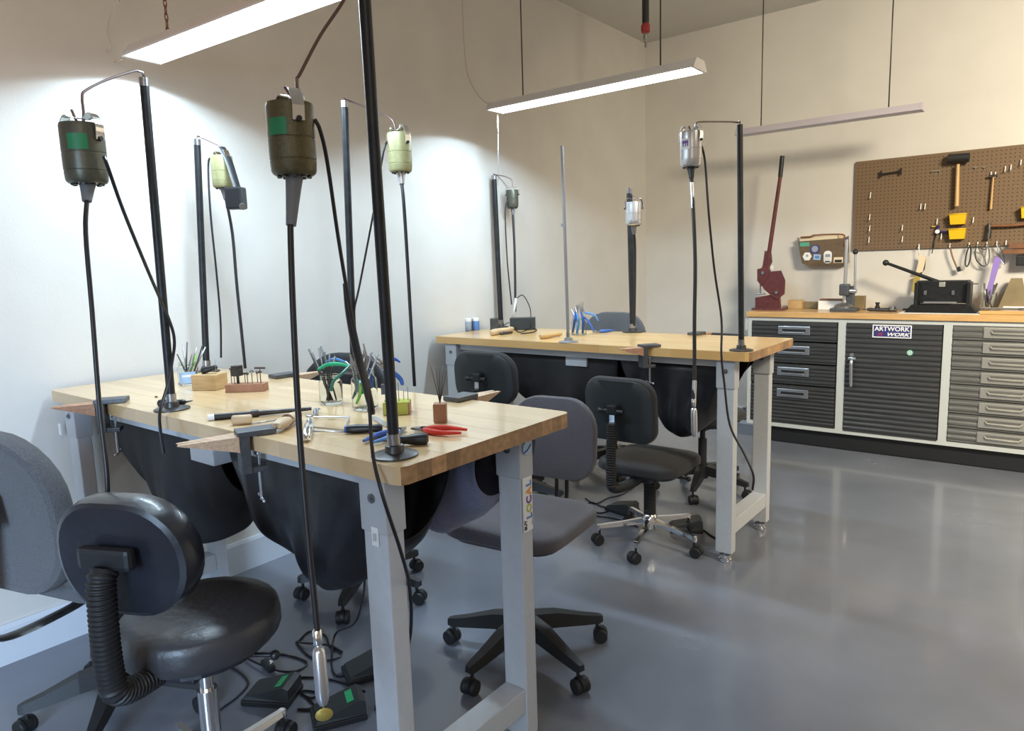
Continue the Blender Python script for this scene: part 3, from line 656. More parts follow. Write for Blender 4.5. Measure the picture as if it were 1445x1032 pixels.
# black shell chair, left front of bench 2
task_chair('black shell-backed chair at the left of the second bench', (-2.46, 3.12), (-.10, 1), .46, .44, .42, (-.29, .80, .40, .29), mFabK, mFabK, 'black', None, .27, 'knob', .055, brad=.1, btop=.11, bth=.05)
task_chair('blue-grey fabric chair behind the second bench, only its rounded back top showing', (-2.32, 4.02), (.1, -1), .50, .44, .42, (-.05, .90, .45, .34), mFabG, mFabG, 'black', None, .27, 'posts', .055, brad=.14, btop=.16)
task_chair('black task chair behind the right end of the second bench', (-1.66, 3.95), (-.1, -1), .50, .44, .42, (-.26, .84, .38, .2), mFabK, mFabK, 'black', [D(-78), D(-6), D(66), D(138), D(210)], .28, 'posts', .055)
task_chair('black mesh-backed chair behind the nearest bench by the left wall', (-2.32, 1.86), (.15, -1), .50, .46, .44, (.03, .86, .50, .40), mMesh, mFabK, 'black', [D(-60), D(12), D(84), D(156), D(228)], .27, 'posts', .055, brad=.16, btop=.2, bth=.03)

# ---------------------------------------------------------------- catch aprons under the benches
def apron(label, x0, x1, yf, dep_, drop, m, pinch=.28, seed=1, endsag=.45, bulge=.05, skew=0, name='catch_apron', ztop=None, flip=1, cx=.5):
    bulge = .03
    rnd = random.Random(seed); ph = [rnd.uniform(0, 6) for _ in range(6)]; ztop = ztop or ZT-TH-.004
    def f(s_, t_):
        th = pi*t_; k = sin(th)
        g = endsag+(1-endsag)*max(0, sin(pi*min(1, max(0, s_+skew*sin(pi*s_)))))**.8
        w = (x1-x0); xc = x0+w*cx
        x = xc+(x0+w*s_-xc)*(1-pinch*k)+.012*sin(9*t_+ph[0])*k
        fold = .026*sin(11*s_+ph[1]+2.5*t_)+.012*sin(23*s_+ph[2]-4*t_)+.006*sin(41*s_+ph[4]+6*t_)
        y = yf+flip*(dep_*(1-cos(th))/2-bulge*k*(1-t_)*2*sin(pi*s_)+fold*k)
        z = ztop-drop*g*(k**.75 if k > 0 else 0)-.012*abs(sin(7*s_+ph[3]))*k
        return V((x, y, z))
    b = MB().grid(f, 40, 30)
    o = solo(name, b, m, label, 'apron')
    md = o.modifiers.new('thick', 'SOLIDIFY'); md.thickness = .002
    return o
apron('shiny black leather catch apron sagging under the front of the nearest bench', -1.88, -1.20, 1.03, .25, .40, mLeath, seed=3, endsag=.55, pinch=.2, skew=.0)
apron('matte black catch apron bunched under the left front of the nearest bench', -2.66, -1.94, 1.035, .25, .44, mLeathM, seed=5, endsag=.5, pinch=.16, skew=.0, cx=.8)
apron('blue-grey suede apron hanging under the back of the nearest bench', -1.74, -1.16, 1.57, .26, .33, mBlueCloth, seed=8, endsag=.5, flip=-1, pinch=.12)
apron('black apron hanging behind under the back left of the nearest bench', -2.60, -1.98, 1.57, .26, .30, mLeathM, seed=9, flip=-1)
apron('black leather catch apron under the right front of the second bench', -1.735, -1.145, 3.07, .25, .40, mLeath, seed=12, endsag=.4, pinch=.2)
apron('black catch apron under the left front of the second bench', -2.56, -1.74, 3.075, .25, .40, mLeathM, seed=14, endsag=.5, pinch=.12)
apron('black catch apron under the back right of the second bench', -1.80, -1.19, 3.61, .26, .33, mLeathM, seed=16, flip=-1)
apron('black catch apron under the back left of the second bench', -2.62, -1.85, 3.61, .26, .40, mLeathM, seed=18, flip=-1)

# ---------------------------------------------------------------- bench pins
def bench_pin(label, p, d, pinlen=.13, mp=mPin, screw=True):
    """p: point on bench edge top; d: outward direction"""
    p = V(p); d = V((d[0], d[1], 0)).normalized(); s_ = V((-d.y, d.x, 0)); R = Matrix((d, s_, V((0, 0, 1)))).transposed()
    t = thing('bench_pin', label, 'bench pin', p+V((0, 0, -.10)))
    b = MB().bbox(p-d*.015+V((0, 0, .008)), (.095, .062, .014), .002, R)
    b.bbox(p+d*.016+V((0, 0, -.045)), (.026, .058, .10), .002, R)
    b.bbox(p-d*.006+V((0, 0, -.088)), (.06, .05, .014), .002, R)
    part('anvil_clamp', b, mGreyCast, t)
    sx = p-d*.018
    part('clamp_screw', MB().cyl(sx+V((0, 0, -.175)), sx+V((0, 0, -.05)), .0045, n=10).cyl(sx+V((0, 0, -.052)), sx+V((0, 0, -.046)), .011, n=12), mSat, t)
    part('tommy_bar', MB().cyl(sx+V((0, 0, -.17))-s_*.035+d*.0, sx+V((0, 0, -.17))+s_*.035, .003, n=8).ball(sx+V((0, 0, -.17))-s_*.035, .005).ball(sx+V((0, 0, -.17))+s_*.035, .005), mSat, t)
    # wedge with V notch
    w = .032; L = pinlen; x0 = .029
    top = [(x0, -w), (x0+L, -w*.55), (x0+L*.97, -w*.15), (x0+L*.42, 0), (x0+L*.97, w*.15), (x0+L, w*.55), (x0, w)]
    zt = lambda x: .004-.004*(x-x0)/L; zb = lambda x: -.036+.034*(x-x0)/L
    vs = [p+R @ V((x, y, zt(x))) for x, y in top]+[p+R @ V((x, y, zb(x))) for x, y in top]; n = len(top)
    part('wooden_pin', MB().add(vs, [[0, 1, 2, 3], [0, 3, 6], [3, 4, 5, 6], [n+3, n+2, n+1, n], [n+6, n+3, n], [n+6, n+5, n+4, n+3]]+[[i, (i+1) % n, n+(i+1) % n, n+i] for i in range(n)]), mp, t)
    return t
ye = BENCH[0][1]
p = on(150, 563, y=ye); bench_pin('wooden bench pin on a black clamp near the left wall', (p.x, ye, ZT), (-.72, -1), .13, mPinR)
p = on(352, 617, y=ye); bench_pin('wooden bench pin on a black clamp at the middle front of the nearest bench', (p.x, ye, ZT), (-.42, -1), .14)
yb_ = ye+BW
p = on(655, 563, y=yb_); bench_pin('wooden bench pin clamped to the back edge at the right of the nearest bench', (p.x, yb_, ZT), (.0, 1), .13)
p = on(405, 533, y=yb_); bench_pin('wooden bench pin clamped to the back edge behind the green pliers jar', (p.x, yb_, ZT), (.05, 1), .13)
ye2 = BENCH[1][1]
p = on(912, 492, y=ye2); bench_pin('reddish bench pin on a clamp at the front of the second bench', (p.x, ye2, ZT), (-.75, -1), .11, mPinR)
p = on(985, 470, y=ye2+BW); bench_pin('bench pin on the back edge of the second bench at its right', (p.x, ye2+BW, ZT), (.1, 1), .10, mPinR)

# ---------------------------------------------------------------- small tools
def jar(label, p, r, h, liquid=False, lab=None):
    t = thing('glass_jar', label, 'jar', p)
    o = [(r*.85, 0), (r, .006), (r, h*.70), (r*.98, h*.78), (r*.80, h*.86), (r*.80, h), (r*.76, h), (r*.76, h*.87), (r*.94, h*.78), (r*.955, h*.70), (r*.955, .012), (r*.8, .006), (.0001, .006)]
    part('glass_body', MB().lathe(o, p, 28), mGlass, t)
    part('rim', MB().lathe([(r*.81, h*.90), (r*.84, h*.91), (r*.84, h*.93), (r*.81, h*.94), (r*.81, h*.99), (r*.83, h), (r*.78, h+.001), (r*.77, h*.99), (r*.77, h*.91)], p, 24), mGlass, t)
    if lab:
        a = atan2(-p.y, -p.x)+lab
        part('paper_label', MB().grid(lambda s_, q: p+V((cos(a+1.7*(s_-.5))*(r+.001), sin(a+1.7*(s_-.5))*(r+.001), h*(.12+.5*q))), 8, 1), mLtBlue, t)
        part('label_text', MB().grid(lambda s_, q: p+V((cos(a+.9*(s_-.5))*(r+.0016), sin(a+.9*(s_-.5))*(r+.0016), h*(.40+.10*q))), 6, 1), mPaper, t)
    return t
ORD = ['leftmost', 'second from the left', 'third from the left', 'fourth from the left', 'fifth from the left', 'sixth from the left', 'seventh from the left', 'rightmost']
def order(pts): return sorted(pts)
def nth(i, n): return 'rightmost' if i == n-1 else ORD[i]
def stick(name, label, cat, a, b, r0=.0025, r1=.0015, m=mSteel, group=None, handle=None):
    a, b = V(a), V(b)
    if handle:
        t = thing(name, label, cat, a, 0, group); k = a.lerp(b, handle[0])
        part('shank', MB().cyl(a, k, r1, r0, 8), m, t); d = (b-k); L = d.length
        part('handle', MB().lathe([(handle[2]*.6, 0), (handle[2], L*.15), (handle[2]*.85, L*.5), (handle[2], L*.85), (handle[2]*.5, L)], k, 12, aim(d)), handle[1], t)
        return t
    return solo(name, MB().cyl(a, b, r0, r1, 8), m, label, cat, group)
def pliers(label, p, d, nrm, L, m, open_=.22, group=None, m2=None, jl=.3, wd=.0155):
    """p pivot, d jaw direction, nrm axis normal to the tool plane"""
    p = V(p); d = V(d).normalized(); nrm = V(nrm); nrm = (nrm-d*nrm.dot(d)).normalized(); s_ = nrm.cross(d)
    t = thing('pliers', label, 'pliers', p, 0, group)
    for k in (1, -1):
        b = MB(); f = lambda x, y, z=0: p+d*x+s_*y*k+nrm*z
        J = L*jl
        vs = [f(0, -.004, -.004), f(0, .010, -.004), f(J*.5, .009, -.0035), f(J, .003, -.002), f(J, .0006, -.002), f(J*.2, .0006, -.004)]
        vs2 = [f(0, -.004, .004), f(0, .010, .004), f(J*.5, .009, .0035), f(J, .003, .002), f(J, .0006, .002), f(J*.2, .0006, .004)]
        b.add(vs+vs2, [[5, 4, 3, 2, 1, 0], [6, 7, 8, 9, 10, 11]]+[[i, (i+1) % 6, 6+(i+1) % 6, 6+i] for i in range(6)])
        b.cyl(p-nrm*.005, p+nrm*.005, .009, n=12)
        part('jaw', b, mSteel, t)
        H = L*(1-jl); o = open_
        part('grip', MB().tube([f(-.004, .004), f(-H*.2, H*.16*o*3), f(-H*.55, H*.26*o*3), f(-H, H*.17*o*3)], lambda q: wd*.5*(.55+.6*sin(pi*min(1, q*.8+.2))), 8, flat=.85), m if k > 0 else (m2 or m), t)
    return t
def handled(name, label, cat, a, b, r, m, tip=None, mt=mDark, grp=None):
    """turned handle lying from a to b, with a metal tip from b to tip"""
    a, b = V(a), V(b); t = thing(name, label, cat, a, 0, grp); L = (b-a).length
    part('handle', MB().lathe([(r*.5, 0), (r*.9, L*.05), (r, L*.16), (r*.95, L*.4), (r*.7, L*.75), (r*.8, L*.9), (r*.5, L)], a, 16, aim(b-a)), m, t)
    if tip is not None: part('tip', MB().cyl(b, tip, r*.28, r*.12, 8), mt, t)
    return t
T = lambda u, v, z=0.: on(u, v, z=ZT)+V((0, 0, z))
ZU = V((0, 0, 1))
# jar of files by the left stand
j = T(267, 543); jar('short glass jar with blue label holding needle files', j, .037, .085, lab=-.15)
dj = dep(j)
for i, (u, v) in enumerate(order([(250, 500), (258, 489), (264, 483), (271, 500), (277, 491), (286, 487), (290, 490), (255, 510)])):
    stick('needle_file', 'steel needle file, '+nth(i, 8)+' of those in the blue-labelled jar', 'file', j+V((random.uniform(-.015, .015), random.uniform(-.015, .015), .012)), at(u, v, dj+random.uniform(-.03, .03)), .0032, .0026, mSteel if i % 3 else mDark, 'needle files in the blue-labelled jar')
stick('scriber', 'lime green handled scriber in the blue-labelled jar', 'scriber', j+V((.005, -.01, .012)), at(276, 501, dj), .004, .006, mLime)
# pine block with black tool on it
q = T(297, 549); solo('wood_block', MB().bbox(q+V((0, 0, .028)), (.095, .075, .056), .002, rz(.5)), mBlk, 'pale pine block beside the blue-labelled jar', 'block')
qb = q+V((0, 0, .068)); dd = RT
handled('graver', 'black handled graver lying on the pine block', 'graver', at(284, 524, dep(qb)), at(306, 518, dep(qb)), .012, mBlack)
stick('burr', 'thin steel burr standing on the pine block', 'burr', q+V((.03, .01, .056)), q+V((.03, .01, .115)), .0012, .0012, mSteel)
# red wood burr block
q = T(349, 552); bt = thing('burr_block', 'low reddish wooden block holding burrs and a square black bit', 'burr holder', q)
part('block', MB().bbox(q+V((0, 0, .014)), (.135, .05, .028), .002, rz(.68)), mBlkR, bt)
for i in range(8):
    a = q+rz(.68) @ V((-.055+i*.0155, random.uniform(-.012, .012), .028)); hh = random.uniform(.03, .055)
    part('burr', MB().cyl(a, a+ZU*hh, .0013, n=6).lathe([(.001, 0), (.004+.003*(i % 3), .003), (.005, .008), (.001, .012)], a+ZU*(hh-.006), 8), mDark if i % 3 else mRod, bt)
a = q+rz(.68) @ V((-.03, 0, .028)); part('square_bit', MB().box(a+V((0, 0, .045)), (.028, .028, .036), rz(.4)).cyl(a, a+ZU*.03, .004, n=8), mDark, bt)
a = q+rz(.68) @ V((.05, 0, .028)); part('arm_bit', MB().cyl(a, a+ZU*.05, .0015, n=6).box(a+V((.0, 0, .052)), (.04, .005, .006), rz(.5)), mRod, bt)
# black pen tool behind stand 1
p1 = T(223, 574, .010); p2 = T(262, 572, .010); handled('handpiece', 'black handpiece lying at the foot of the left pipe stand', 'handpiece', p1, p2, .013, mBlack, T(272, 570, .010))
# mandrel, wooden cylinder, ring clamp, saw frame
a, b_ = T(294, 594, .009), T(440, 581, .009)
mt = thing('ring_mandrel', 'long dark ring mandrel with white end lying across the nearest bench', 'mandrel', a)
part('white_end', MB().cyl(a, a.lerp(b_, .06), .009, n=12), mWhite, mt)
part('handle', MB().cyl(a.lerp(b_, .06), a.lerp(b_, .40), .0095, .008, 12), mBlack, mt)
part('collar', MB().cyl(a.lerp(b_, .40), a.lerp(b_, .48), .0115, n=12), mDark, mt)
part('shaft', MB().cyl(a.lerp(b_, .48), b_, .008, .0055, 12), mDark, mt)
c1 = T(328, 600, .013); c2 = T(356, 598, .013)
solo('wooden_dowel', MB().lathe([(.011, 0), (.0135, .003), (.0135, (c2-c1).length-.003), (.011, (c2-c1).length)], c1, 18, aim(c2-c1)), mTan, 'short pale wooden dowel lying behind the front bench pin', 'dowel')
c1, c2 = T(391, 611, .018), T(421, 594, .018); L = (c2-c1).length
rc = thing('ring_clamp', 'pale wooden ring clamp lying beside the front bench pin', 'clamp', c1-V((0, 0, .018)))
for s_ in (-1, 1):
    dv = (c2-c1).normalized(); sv = V((-dv.y, dv.x, 0))
    part('clamp_half', MB().lathe([(.009, 0), (.014, .01), (.0165, L*.3), (.013, L*.5), (.016, L*.75), (.012, L*.95), (.009, L)], c1+sv*.0035*s_, 14, aim(dv), sx=1, sy=.8), mTan, rc)
part('ferrule', MB().lathe([(.0165, L*.46), (.0165, L*.52)], c1, 16, aim(dv)), mBrnWood, rc)
stick('scriber', 'thin steel rod lying between the dowel and the ring clamp', 'scriber', T(356, 600, .003), T(392, 594, .003), .002, .002, mSteel)
# jeweller's saw
sw_ = thing('saw_frame', 'steel jeweller saw frame with black handle lying on the nearest bench', 'saw', T(495, 612))
f0, f1, f2, f3 = T(441, 590, .006), T(491, 592, .006), T(485, 606, .006), T(432, 606, .006)
part('frame', MB().tube([T(443, 592, .006), T(493, 592, .006), T(486, 611, .006), T(440, 606, .006)], .0026, 8, False), mSat, sw_)
part('lower_arm', MB().tube([T(441, 612, .006), T(486, 613, .006)], .0022, 8, False), mSat, sw_)
part('thumb_screw', MB().cyl(T(446, 590, .004), T(446, 586, .012), .008, n=10).ball(T(448, 583, .012), .010, sz=.3), mSteel, sw_)
part('thumb_screw', MB().cyl(T(438, 604, .004), T(437, 600, .012), .008, n=10).ball(T(438, 595, .016), .012, sz=.3), mSteel, sw_)
h0, h1 = T(487, 612, .011), T(540, 610, .011)
part('handle', MB().lathe([(.007, 0), (.010, .006), (.012, .03), (.0095, .07), (.011, (h1-h0).length-.01), (.006, (h1-h0).length)], h0, 14, aim(h1-h0)), mBlack, sw_)
part('ferrule', MB().cyl(h0, h0.lerp(h1, .12), .0095, n=14), mBlue, sw_)
p1, p2 = T(437, 604, .010), T(432, 625, .010)
solo('chrome_gauge', MB().lathe([(.004, 0), (.011, .008), (.0125, .03), (.011, (p2-p1).length-.008), (.004, (p2-p1).length)], p1, 16, aim(p2-p1)), mChrome, 'small chrome rounded tool on the front edge of the nearest bench', 'tool')
a, b_ = T(526, 590, .003), T(549, 603, .003)
solo('steel_rule', MB().box((a+b_)/2, ((b_-a).length, .016, .003), rz(atan2((b_-a).y, (b_-a).x))), mSat, 'short steel bar lying behind the nearest pipe stand', 'ruler')
pliers('blue-handled pliers lying left of the nearest pipe stand', T(562, 612, .008), T(580, 605)-T(562, 612), ZU, .15, mBlue, .25, jl=.22, m2=mBlueL)
pliers('red-handled pliers lying right of the nearest pipe stand', T(598, 610, .008), T(581, 609)-T(598, 610), ZU, .145, mRed, .30, jl=.24)
p1, p2 = T(605, 627, .013), T(562, 629, .013)
handled('graver', 'black handled graver lying at the foot of the nearest pipe stand', 'graver', p1, p2, .0145, mBlack, T(541, 629, .011))
# jars with pliers
j2 = T(468, 569); jar('rounded glass jar holding green pliers and files', j2, .036, .088); d2 = dep(j2)
j3 = T(516, 577); jar('taller glass jar crowded with pliers beside the nearest pipe stand', j3, .038, .115); d3 = dep(j3)
def arch(label, pts, r, m, nm='pliers', cat='pliers', tipm=mSteel, tip=None, grp=None):
    t = thing(nm, label, cat, V(pts[0]), 0, grp)
    part('grip', MB().tube(pts, lambda q: r*(.6+.5*sin(pi*min(1, q*.85+.1))), 8, flat=.8), m, t)
    if tip: part('jaw', MB().tube(tip, lambda q: r*(1.0-.55*q), 8, False, flat=.7), tipm, t)
    return t
tj = arch('green-handled pliers draped over the rounded glass jar', [at(449, 522, d2), at(462, 515, d2), at(478, 514, d2-.01), at(493, 517, d2-.01)], .0075, mGreen, tip=[at(493, 517, d2-.01), at(500, 521, d2)])
part('grip', MB().tube([at(493, 517, d2-.02), at(483, 527, d2-.04), at(471, 538, d2-.045), at(467, 552, d2-.045)], .0055, 8, flat=.8), mGreenD, tj)
arch('light blue-handled pliers arching over the rounded glass jar', [at(459, 512, d2+.02), at(472, 507, d2+.02), at(487, 511, d2+.02)], .0055, mBlueL, tip=[at(487, 511, d2+.02), at(494, 516, d2+.02)])
for i, (u, v) in enumerate(order([(436, 493), (440, 498), (450, 491), (453, 489), (458, 497), (465, 499), (473, 503)])):
    stick('needle_file', 'dark needle file, '+nth(i, 7)+' of those in the rounded jar', 'file', j2+V((random.uniform(-.016, .016), random.uniform(-.016, .016), .010)), at(u, v, d2+.02+random.uniform(-.02, .02)), .0026, .0034, mDark, 'needle files in the rounded jar')
for i, (a, b_, m_) in enumerate(((at(497, 563, d3), at(503, 538, d3), mGreenD), (at(503, 570, d3-.02), at(508, 540, d3-.02), mLime), (at(512, 556, d3-.015), at(505, 535, d3-.02), mGreen), (at(524, 548, d3+.01), at(519, 520, d3), mBlue))):
    arch(['dark green pliers head up inside the taller jar', 'lime green pliers inside the taller jar', 'bright green pliers inside the taller jar', 'blue pliers inside the taller jar by its right side'][i], [a, a.lerp(b_, .5)+RT*.006, b_], .0055, m_, tip=[b_, b_+(b_-a)*.5+RT*.003, b_+(b_-a).normalized()*.075])
arch('blue-handled pliers hooked over the right rim of the taller jar', [at(568, 543, d3+.01), at(565, 535, d3+.02), at(556, 527, d3+.02), at(540, 518, d3+.02)], .007, mBlue, tip=[at(540, 518, d3+.02), at(530, 511, d3+.01), at(522, 500, d3+.01)])
arch('dark blue-tipped pliers sticking out to the right of the taller jar', [at(565, 511, d3+.03), at(556, 507, d3+.03), at(540, 513, d3+.02)], .006, mBlue, tip=[at(540, 513, d3+.02), at(533, 506, d3), at(530, 502, d3)])
for i, (u, v) in enumerate([(494, 500), (500, 496), (507, 499), (513, 494), (525, 497), (534, 500)]):
    e = at(u, v, d3); o_ = j3+V((random.uniform(-.015, .015), random.uniform(-.015, .015), .05))
    solo('plier_jaws', MB().tube([o_, o_.lerp(e, .75), e], lambda q: .006*(1-.6*q), 8, False, flat=.8), mSteel, 'steel plier jaws pointing up, '+nth(i, 6)+' of those in the taller jar', 'pliers', 'steel plier jaws in the taller jar')
# lime topped block with burrs
q = T(561, 583); Rq = rz(.72)
bt = thing('burr_block', 'small wooden block with lime painted side holding burrs', 'burr holder', q)
part('block', MB().bbox(q+V((0, 0, .017)), (.075, .06, .034), .002, Rq), mBlkR, bt)
part('painted_top', MB().box(q+V((0, 0, .0345)), (.073, .058, .002), Rq), mBlkGr, bt)
part('painted_side', MB().box(q+Rq @ V((-.002, -.0305, .017)), (.070, .001, .032), Rq), mBlkGr, bt)
for i in range(5): a = q+Rq @ V((-.02+i*.013, .01*(i % 2), .034)); part('burr', MB().cyl(a, a+ZU*(.03+.012*(i % 3)), .0011, n=6), mSteel, bt)
a = q+Rq @ V((-.03, .01, .034)); part('square_bit', MB().box(a+V((0, 0, .035)), (.026, .022, .028), Rq).cyl(a, a+ZU*.025, .003, n=8), mDark, bt)
# tall block with long needles
q = T(622, 595); Rq = rz(.68)
bt = thing('needle_block', 'small upright wood block holding long thin broaches near the bench corner', 'broach holder', q)
part('block', MB().bbox(q+V((0, 0, .025)), (.034, .034, .05), .0015, Rq), mBlkR, bt)
part('block_face', MB().box(q+Rq @ V((-.0175, 0, .025)), (.001, .030, .046), Rq), mTan, bt)
for u in (608, 615, 620, 626, 631): part('broach', MB().cyl(q+V((0, 0, .05)), at(u, 517, dep(q)), .0012, .0008, 6), mDark, bt)
stick('wood_chip', 'tiny brown wood chip on the nearest bench', 'chip', T(219, 561, .002), T(222, 561, .002), .003, .003, mBrnWood)

# bench 2 items
for u, m_, lab in ((661, mGreyP, 'small grey can with white lid at the far left of the second bench'), (672, mBluP, 'small blue can with white lid at the far left of the second bench')):
    p = T(u, 467 if u < 665 else 466); t = thing('pill_bottle', lab, 'bottle', p)
    part('body', MB().lathe([(.020, 0), (.022, .003), (.022, .058), (.02, .062)], p, 18), m_, t)
    part('lid', MB().lathe([(.0225, .060), (.023, .064), (.022, .078), (.018, .08)], p, 18), mWhite, t)
p = T(698, 466); solo('dark_block', MB().bbox(p+V((0, 0, .038)), (.05, .04, .076), .004, rz(.5)), mDark, 'small upright dark block at the foot of the left stand on the second bench', 'block')
p = T(738, 465); ps = thing('power_supply', 'black power supply box with pale side on the second bench', 'power supply', p)
part('case', MB().bbox(p+V((0, 0, .038)), (.16, .085, .075), .003, rz(.58)), mBlackS, ps)
part('side_panel', MB().box(p+rz(.58) @ V((-.081, 0, .038)), (.003, .08, .07), rz(.58)), mSatW, ps)
ln = stick('soldering_pen', 'white soldering pen standing on the power supply box', 'pen', p+rz(.58) @ V((-.06, 0, .078)), at(728, 421, dep(p)), .006, .0075, mWhite)
solo('pen_cable', MB().tube([at(729, 421, dep(p)), at(738, 417, dep(p)), at(747, 432, dep(p)), at(749, 445, dep(p)), at(748, 460, dep(p)-.08), T(752, 464, .004), T(755, 462, .004)], .003, 6), mCable, 'thin black cable looping from the white soldering pen', 'cable')
solo('bench_cable', MB().tube([T(712, 460, .006), T(718, 462, .03), T(724, 463, .006), T(733, 470, .004), T(745, 466, .004), T(757, 466, .004), T(752, 470, .004), T(735, 472, .004)], .003, 6), mCable, 'tangled thin cable on the second bench by the power supply', 'cable')
a, b_ = T(693, 474, .018), T(724, 468, .018)
handled('wooden_clamp', 'pale wooden clamp lying at the left of the second bench', 'clamp', a, b_, .019, mTan)
a, b_ = T(706, 473, .008), T(723, 471, .008)
handled('dark_tool', 'small dark tool lying against the pale wooden clamp', 'tool', a, b_, .010, mDark)
a, b_ = T(762, 479, .016), T(792, 475, .016)
handled('burnisher', 'thick brown wooden handle lying beside the galvanised rod', 'handle', a, b_, .017, mBlk)
j = T(817, 473); jar('glass jar of blue pliers on the second bench', j, .044, .10); dj = dep(j)
for i, (a, b_, c_, m_) in enumerate((((808, 470), (811, 452), (812, 440), mBlue), ((814, 472), (816, 455), (814, 441), mBlueL), ((822, 472), (823, 455), (820, 440), mBlue))):
    arch(['dark blue pliers at the left of the second bench jar', 'light blue pliers in the middle of the second bench jar', 'blue pliers at the right of the second bench jar'][i], [at(*a, dj-.0), at(*b_, dj-.01), at(*c_, dj)], .0085, m_, tip=[at(*c_, dj), at(c_[0]+2, c_[1]-10, dj)])
arch('blue pliers handle curving out right of the second bench jar', [at(844, 453, dj), at(839, 445, dj), at(829, 442, dj), at(824, 441, dj)], .0065, mBlueL, tip=[at(824, 441, dj), at(821, 431, dj), at(823, 426, dj)])
arch('blue pliers handle bending down right of the second bench jar', [at(838, 468, dj-.03), at(834, 460, dj-.02), at(828, 451, dj), at(821, 446, dj)], .0065, mBlue, tip=[at(821, 446, dj), at(818, 433, dj), at(818, 427, dj)])
for i, (u, v) in enumerate([(806, 437), (812, 434)]): stick('cutter_jaws', ('left', 'right')[i]+' grey steel cutter jaws leaning out of the second bench jar', 'cutters', j+V((0, 0, .06)), at(u, v, dj), .006, .005, mSteel, 'grey cutter jaws in the second bench jar')
pliers('blue pliers lying open right of the second bench jar', T(845, 470, .008), T(835, 471)-T(845, 470), ZU, .155, mBlue, .2, m2=mBlueL)

# ---------------------------------------------------------------- floor clutter: pedals and cords
def pedal(label, u, v, rot, m_tape=mTapeB, s=1.0, tape=True):
    p = on(u, v, z=0); t = thing('foot_pedal', label, 'foot pedal', p, rot); L = dict(local=True)
    part('base', MB().bbox((0, 0, .012*s), (.115*s, .165*s, .02*s), .004), mBlack, t, **L)
    vs = [(-.052, -.075, .022), (.052, -.075, .022), (.052, .08, .022), (-.052, .08, .022), (-.048, -.07, .032), (.048, -.07, .032), (.048, .062, .068), (-.048, .062, .068), (.048, .08, .060), (-.048, .08, .060)]
    part('treadle', MB().add([V(q)*s for q in vs], [[3, 2, 1, 0], [0, 1, 5, 4], [4, 5, 6, 7], [7, 6, 8, 9], [9, 8, 2, 3], [1, 2, 8, 6, 5], [0, 4, 7, 9, 3]]), mBlackS, t, **L)
    if tape: part('name_tape', MB().box(V((.0, .036, .0625))*s, (.062*s, .022*s, .0015), rx(.267)), m_tape, t, **L)
    return t
pedal('black foot pedal with green tape left of the hanging handpiece', 385, 985, radians(-60))
pedal('black foot pedal with green tape right of the hanging handpiece, at the picture bottom', 478, 1012, radians(-30))
pedal('black foot pedal with green tape behind the nearest grey bench leg', 520, 950, radians(-25))
pedal('grey foot pedal on the floor under the second bench', 878, 722, radians(-100), tape=False)
pedal('dark foot pedal behind the chrome star base under the second bench', 968, 748, radians(-60), tape=False)
G = lambda u, v, z=.004: on(u, v, z=0)+V((0, 0, z))
def fcord(label, pts, r=.0038): return solo('floor_cord', MB().tube([G(*p) if len(p) == 2 else G(p[0], p[1], p[2]) for p in pts], r, 6), mCable, label, 'cord')
fcord('black cord running from the left foot pedal across to the chrome column', [(300, 935), (330, 945), (350, 965), (335, 985), (315, 1000), (300, 1012)])
fcord('black cord lying in a wide loop left of the hanging handpiece', [(305, 932), (345, 925), (395, 925), (432, 936), (420, 948), (395, 952, .012), (360, 940, .014), (340, 925)], .004)
fcord('black cord curled into a loop behind the hanging handpiece', [(420, 908), (437, 893), (458, 898), (466, 915), (478, 920), (480, 928), (462, 934), (440, 930), (425, 918), (418, 908), (430, 912, .012), (465, 916, .014), (483, 922)], .0038)
fcord('black cord joining the two front foot pedals', [(400, 958), (440, 958), (470, 962), (495, 970), (515, 978)])
fcord('black cord running from the middle pedal to the right', [(425, 982), (440, 987), (450, 980), (425, 978), (445, 1000), (420, 1003), (440, 1005)])
fcord('black cord curving under the right hand bench leg', [(545, 975), (530, 1003), (560, 1004)])
cx = [on(515, 815, y=1.25), on(512, 845, y=1.3), on(500, 880, y=1.35), G(475, 912, .05), G(468, 930), G(470, 950), G(480, 957), G(497, 952)]
solo('floor_cord', MB().tube(cx, .004, 6), mCable, 'black cord dropping from the bench to the back foot pedal', 'cord')
pg = thing('cord_switch', 'black inline cord connector with white mark on the floor', 'connector', G(378, 945, 0))
part('connector_body', MB().bbox(G(379, 945, .016), (.075, .03, .024), .008, rz(-.2)), mBlack, pg)
part('white_mark', MB().box(G(383, 944, .029), (.012, .008, .001), rz(-.2)).box(G(384, 946, .029), (.004, .018, .001), rz(.5)), mPaper, pg)
fcord('black cords lying left of the chrome star chair under the second bench', [(826, 704), (840, 712), (858, 704), (875, 700), (893, 690)])
fcord('looped black cord on the floor beside the grey foot pedal', [(820, 712), (835, 722), (850, 725), (865, 718), (850, 716), (835, 710), (825, 715)])
fcord('black cord passing under the chrome star chair', [(830, 728), (860, 732), (885, 738), (900, 745)])
fcord('black cord curving from the dark pedal to the grey leg of the second bench', [(972, 745), (990, 748), (1005, 758), (1018, 763), (1028, 756), (1032, 740, .03)], .0042)

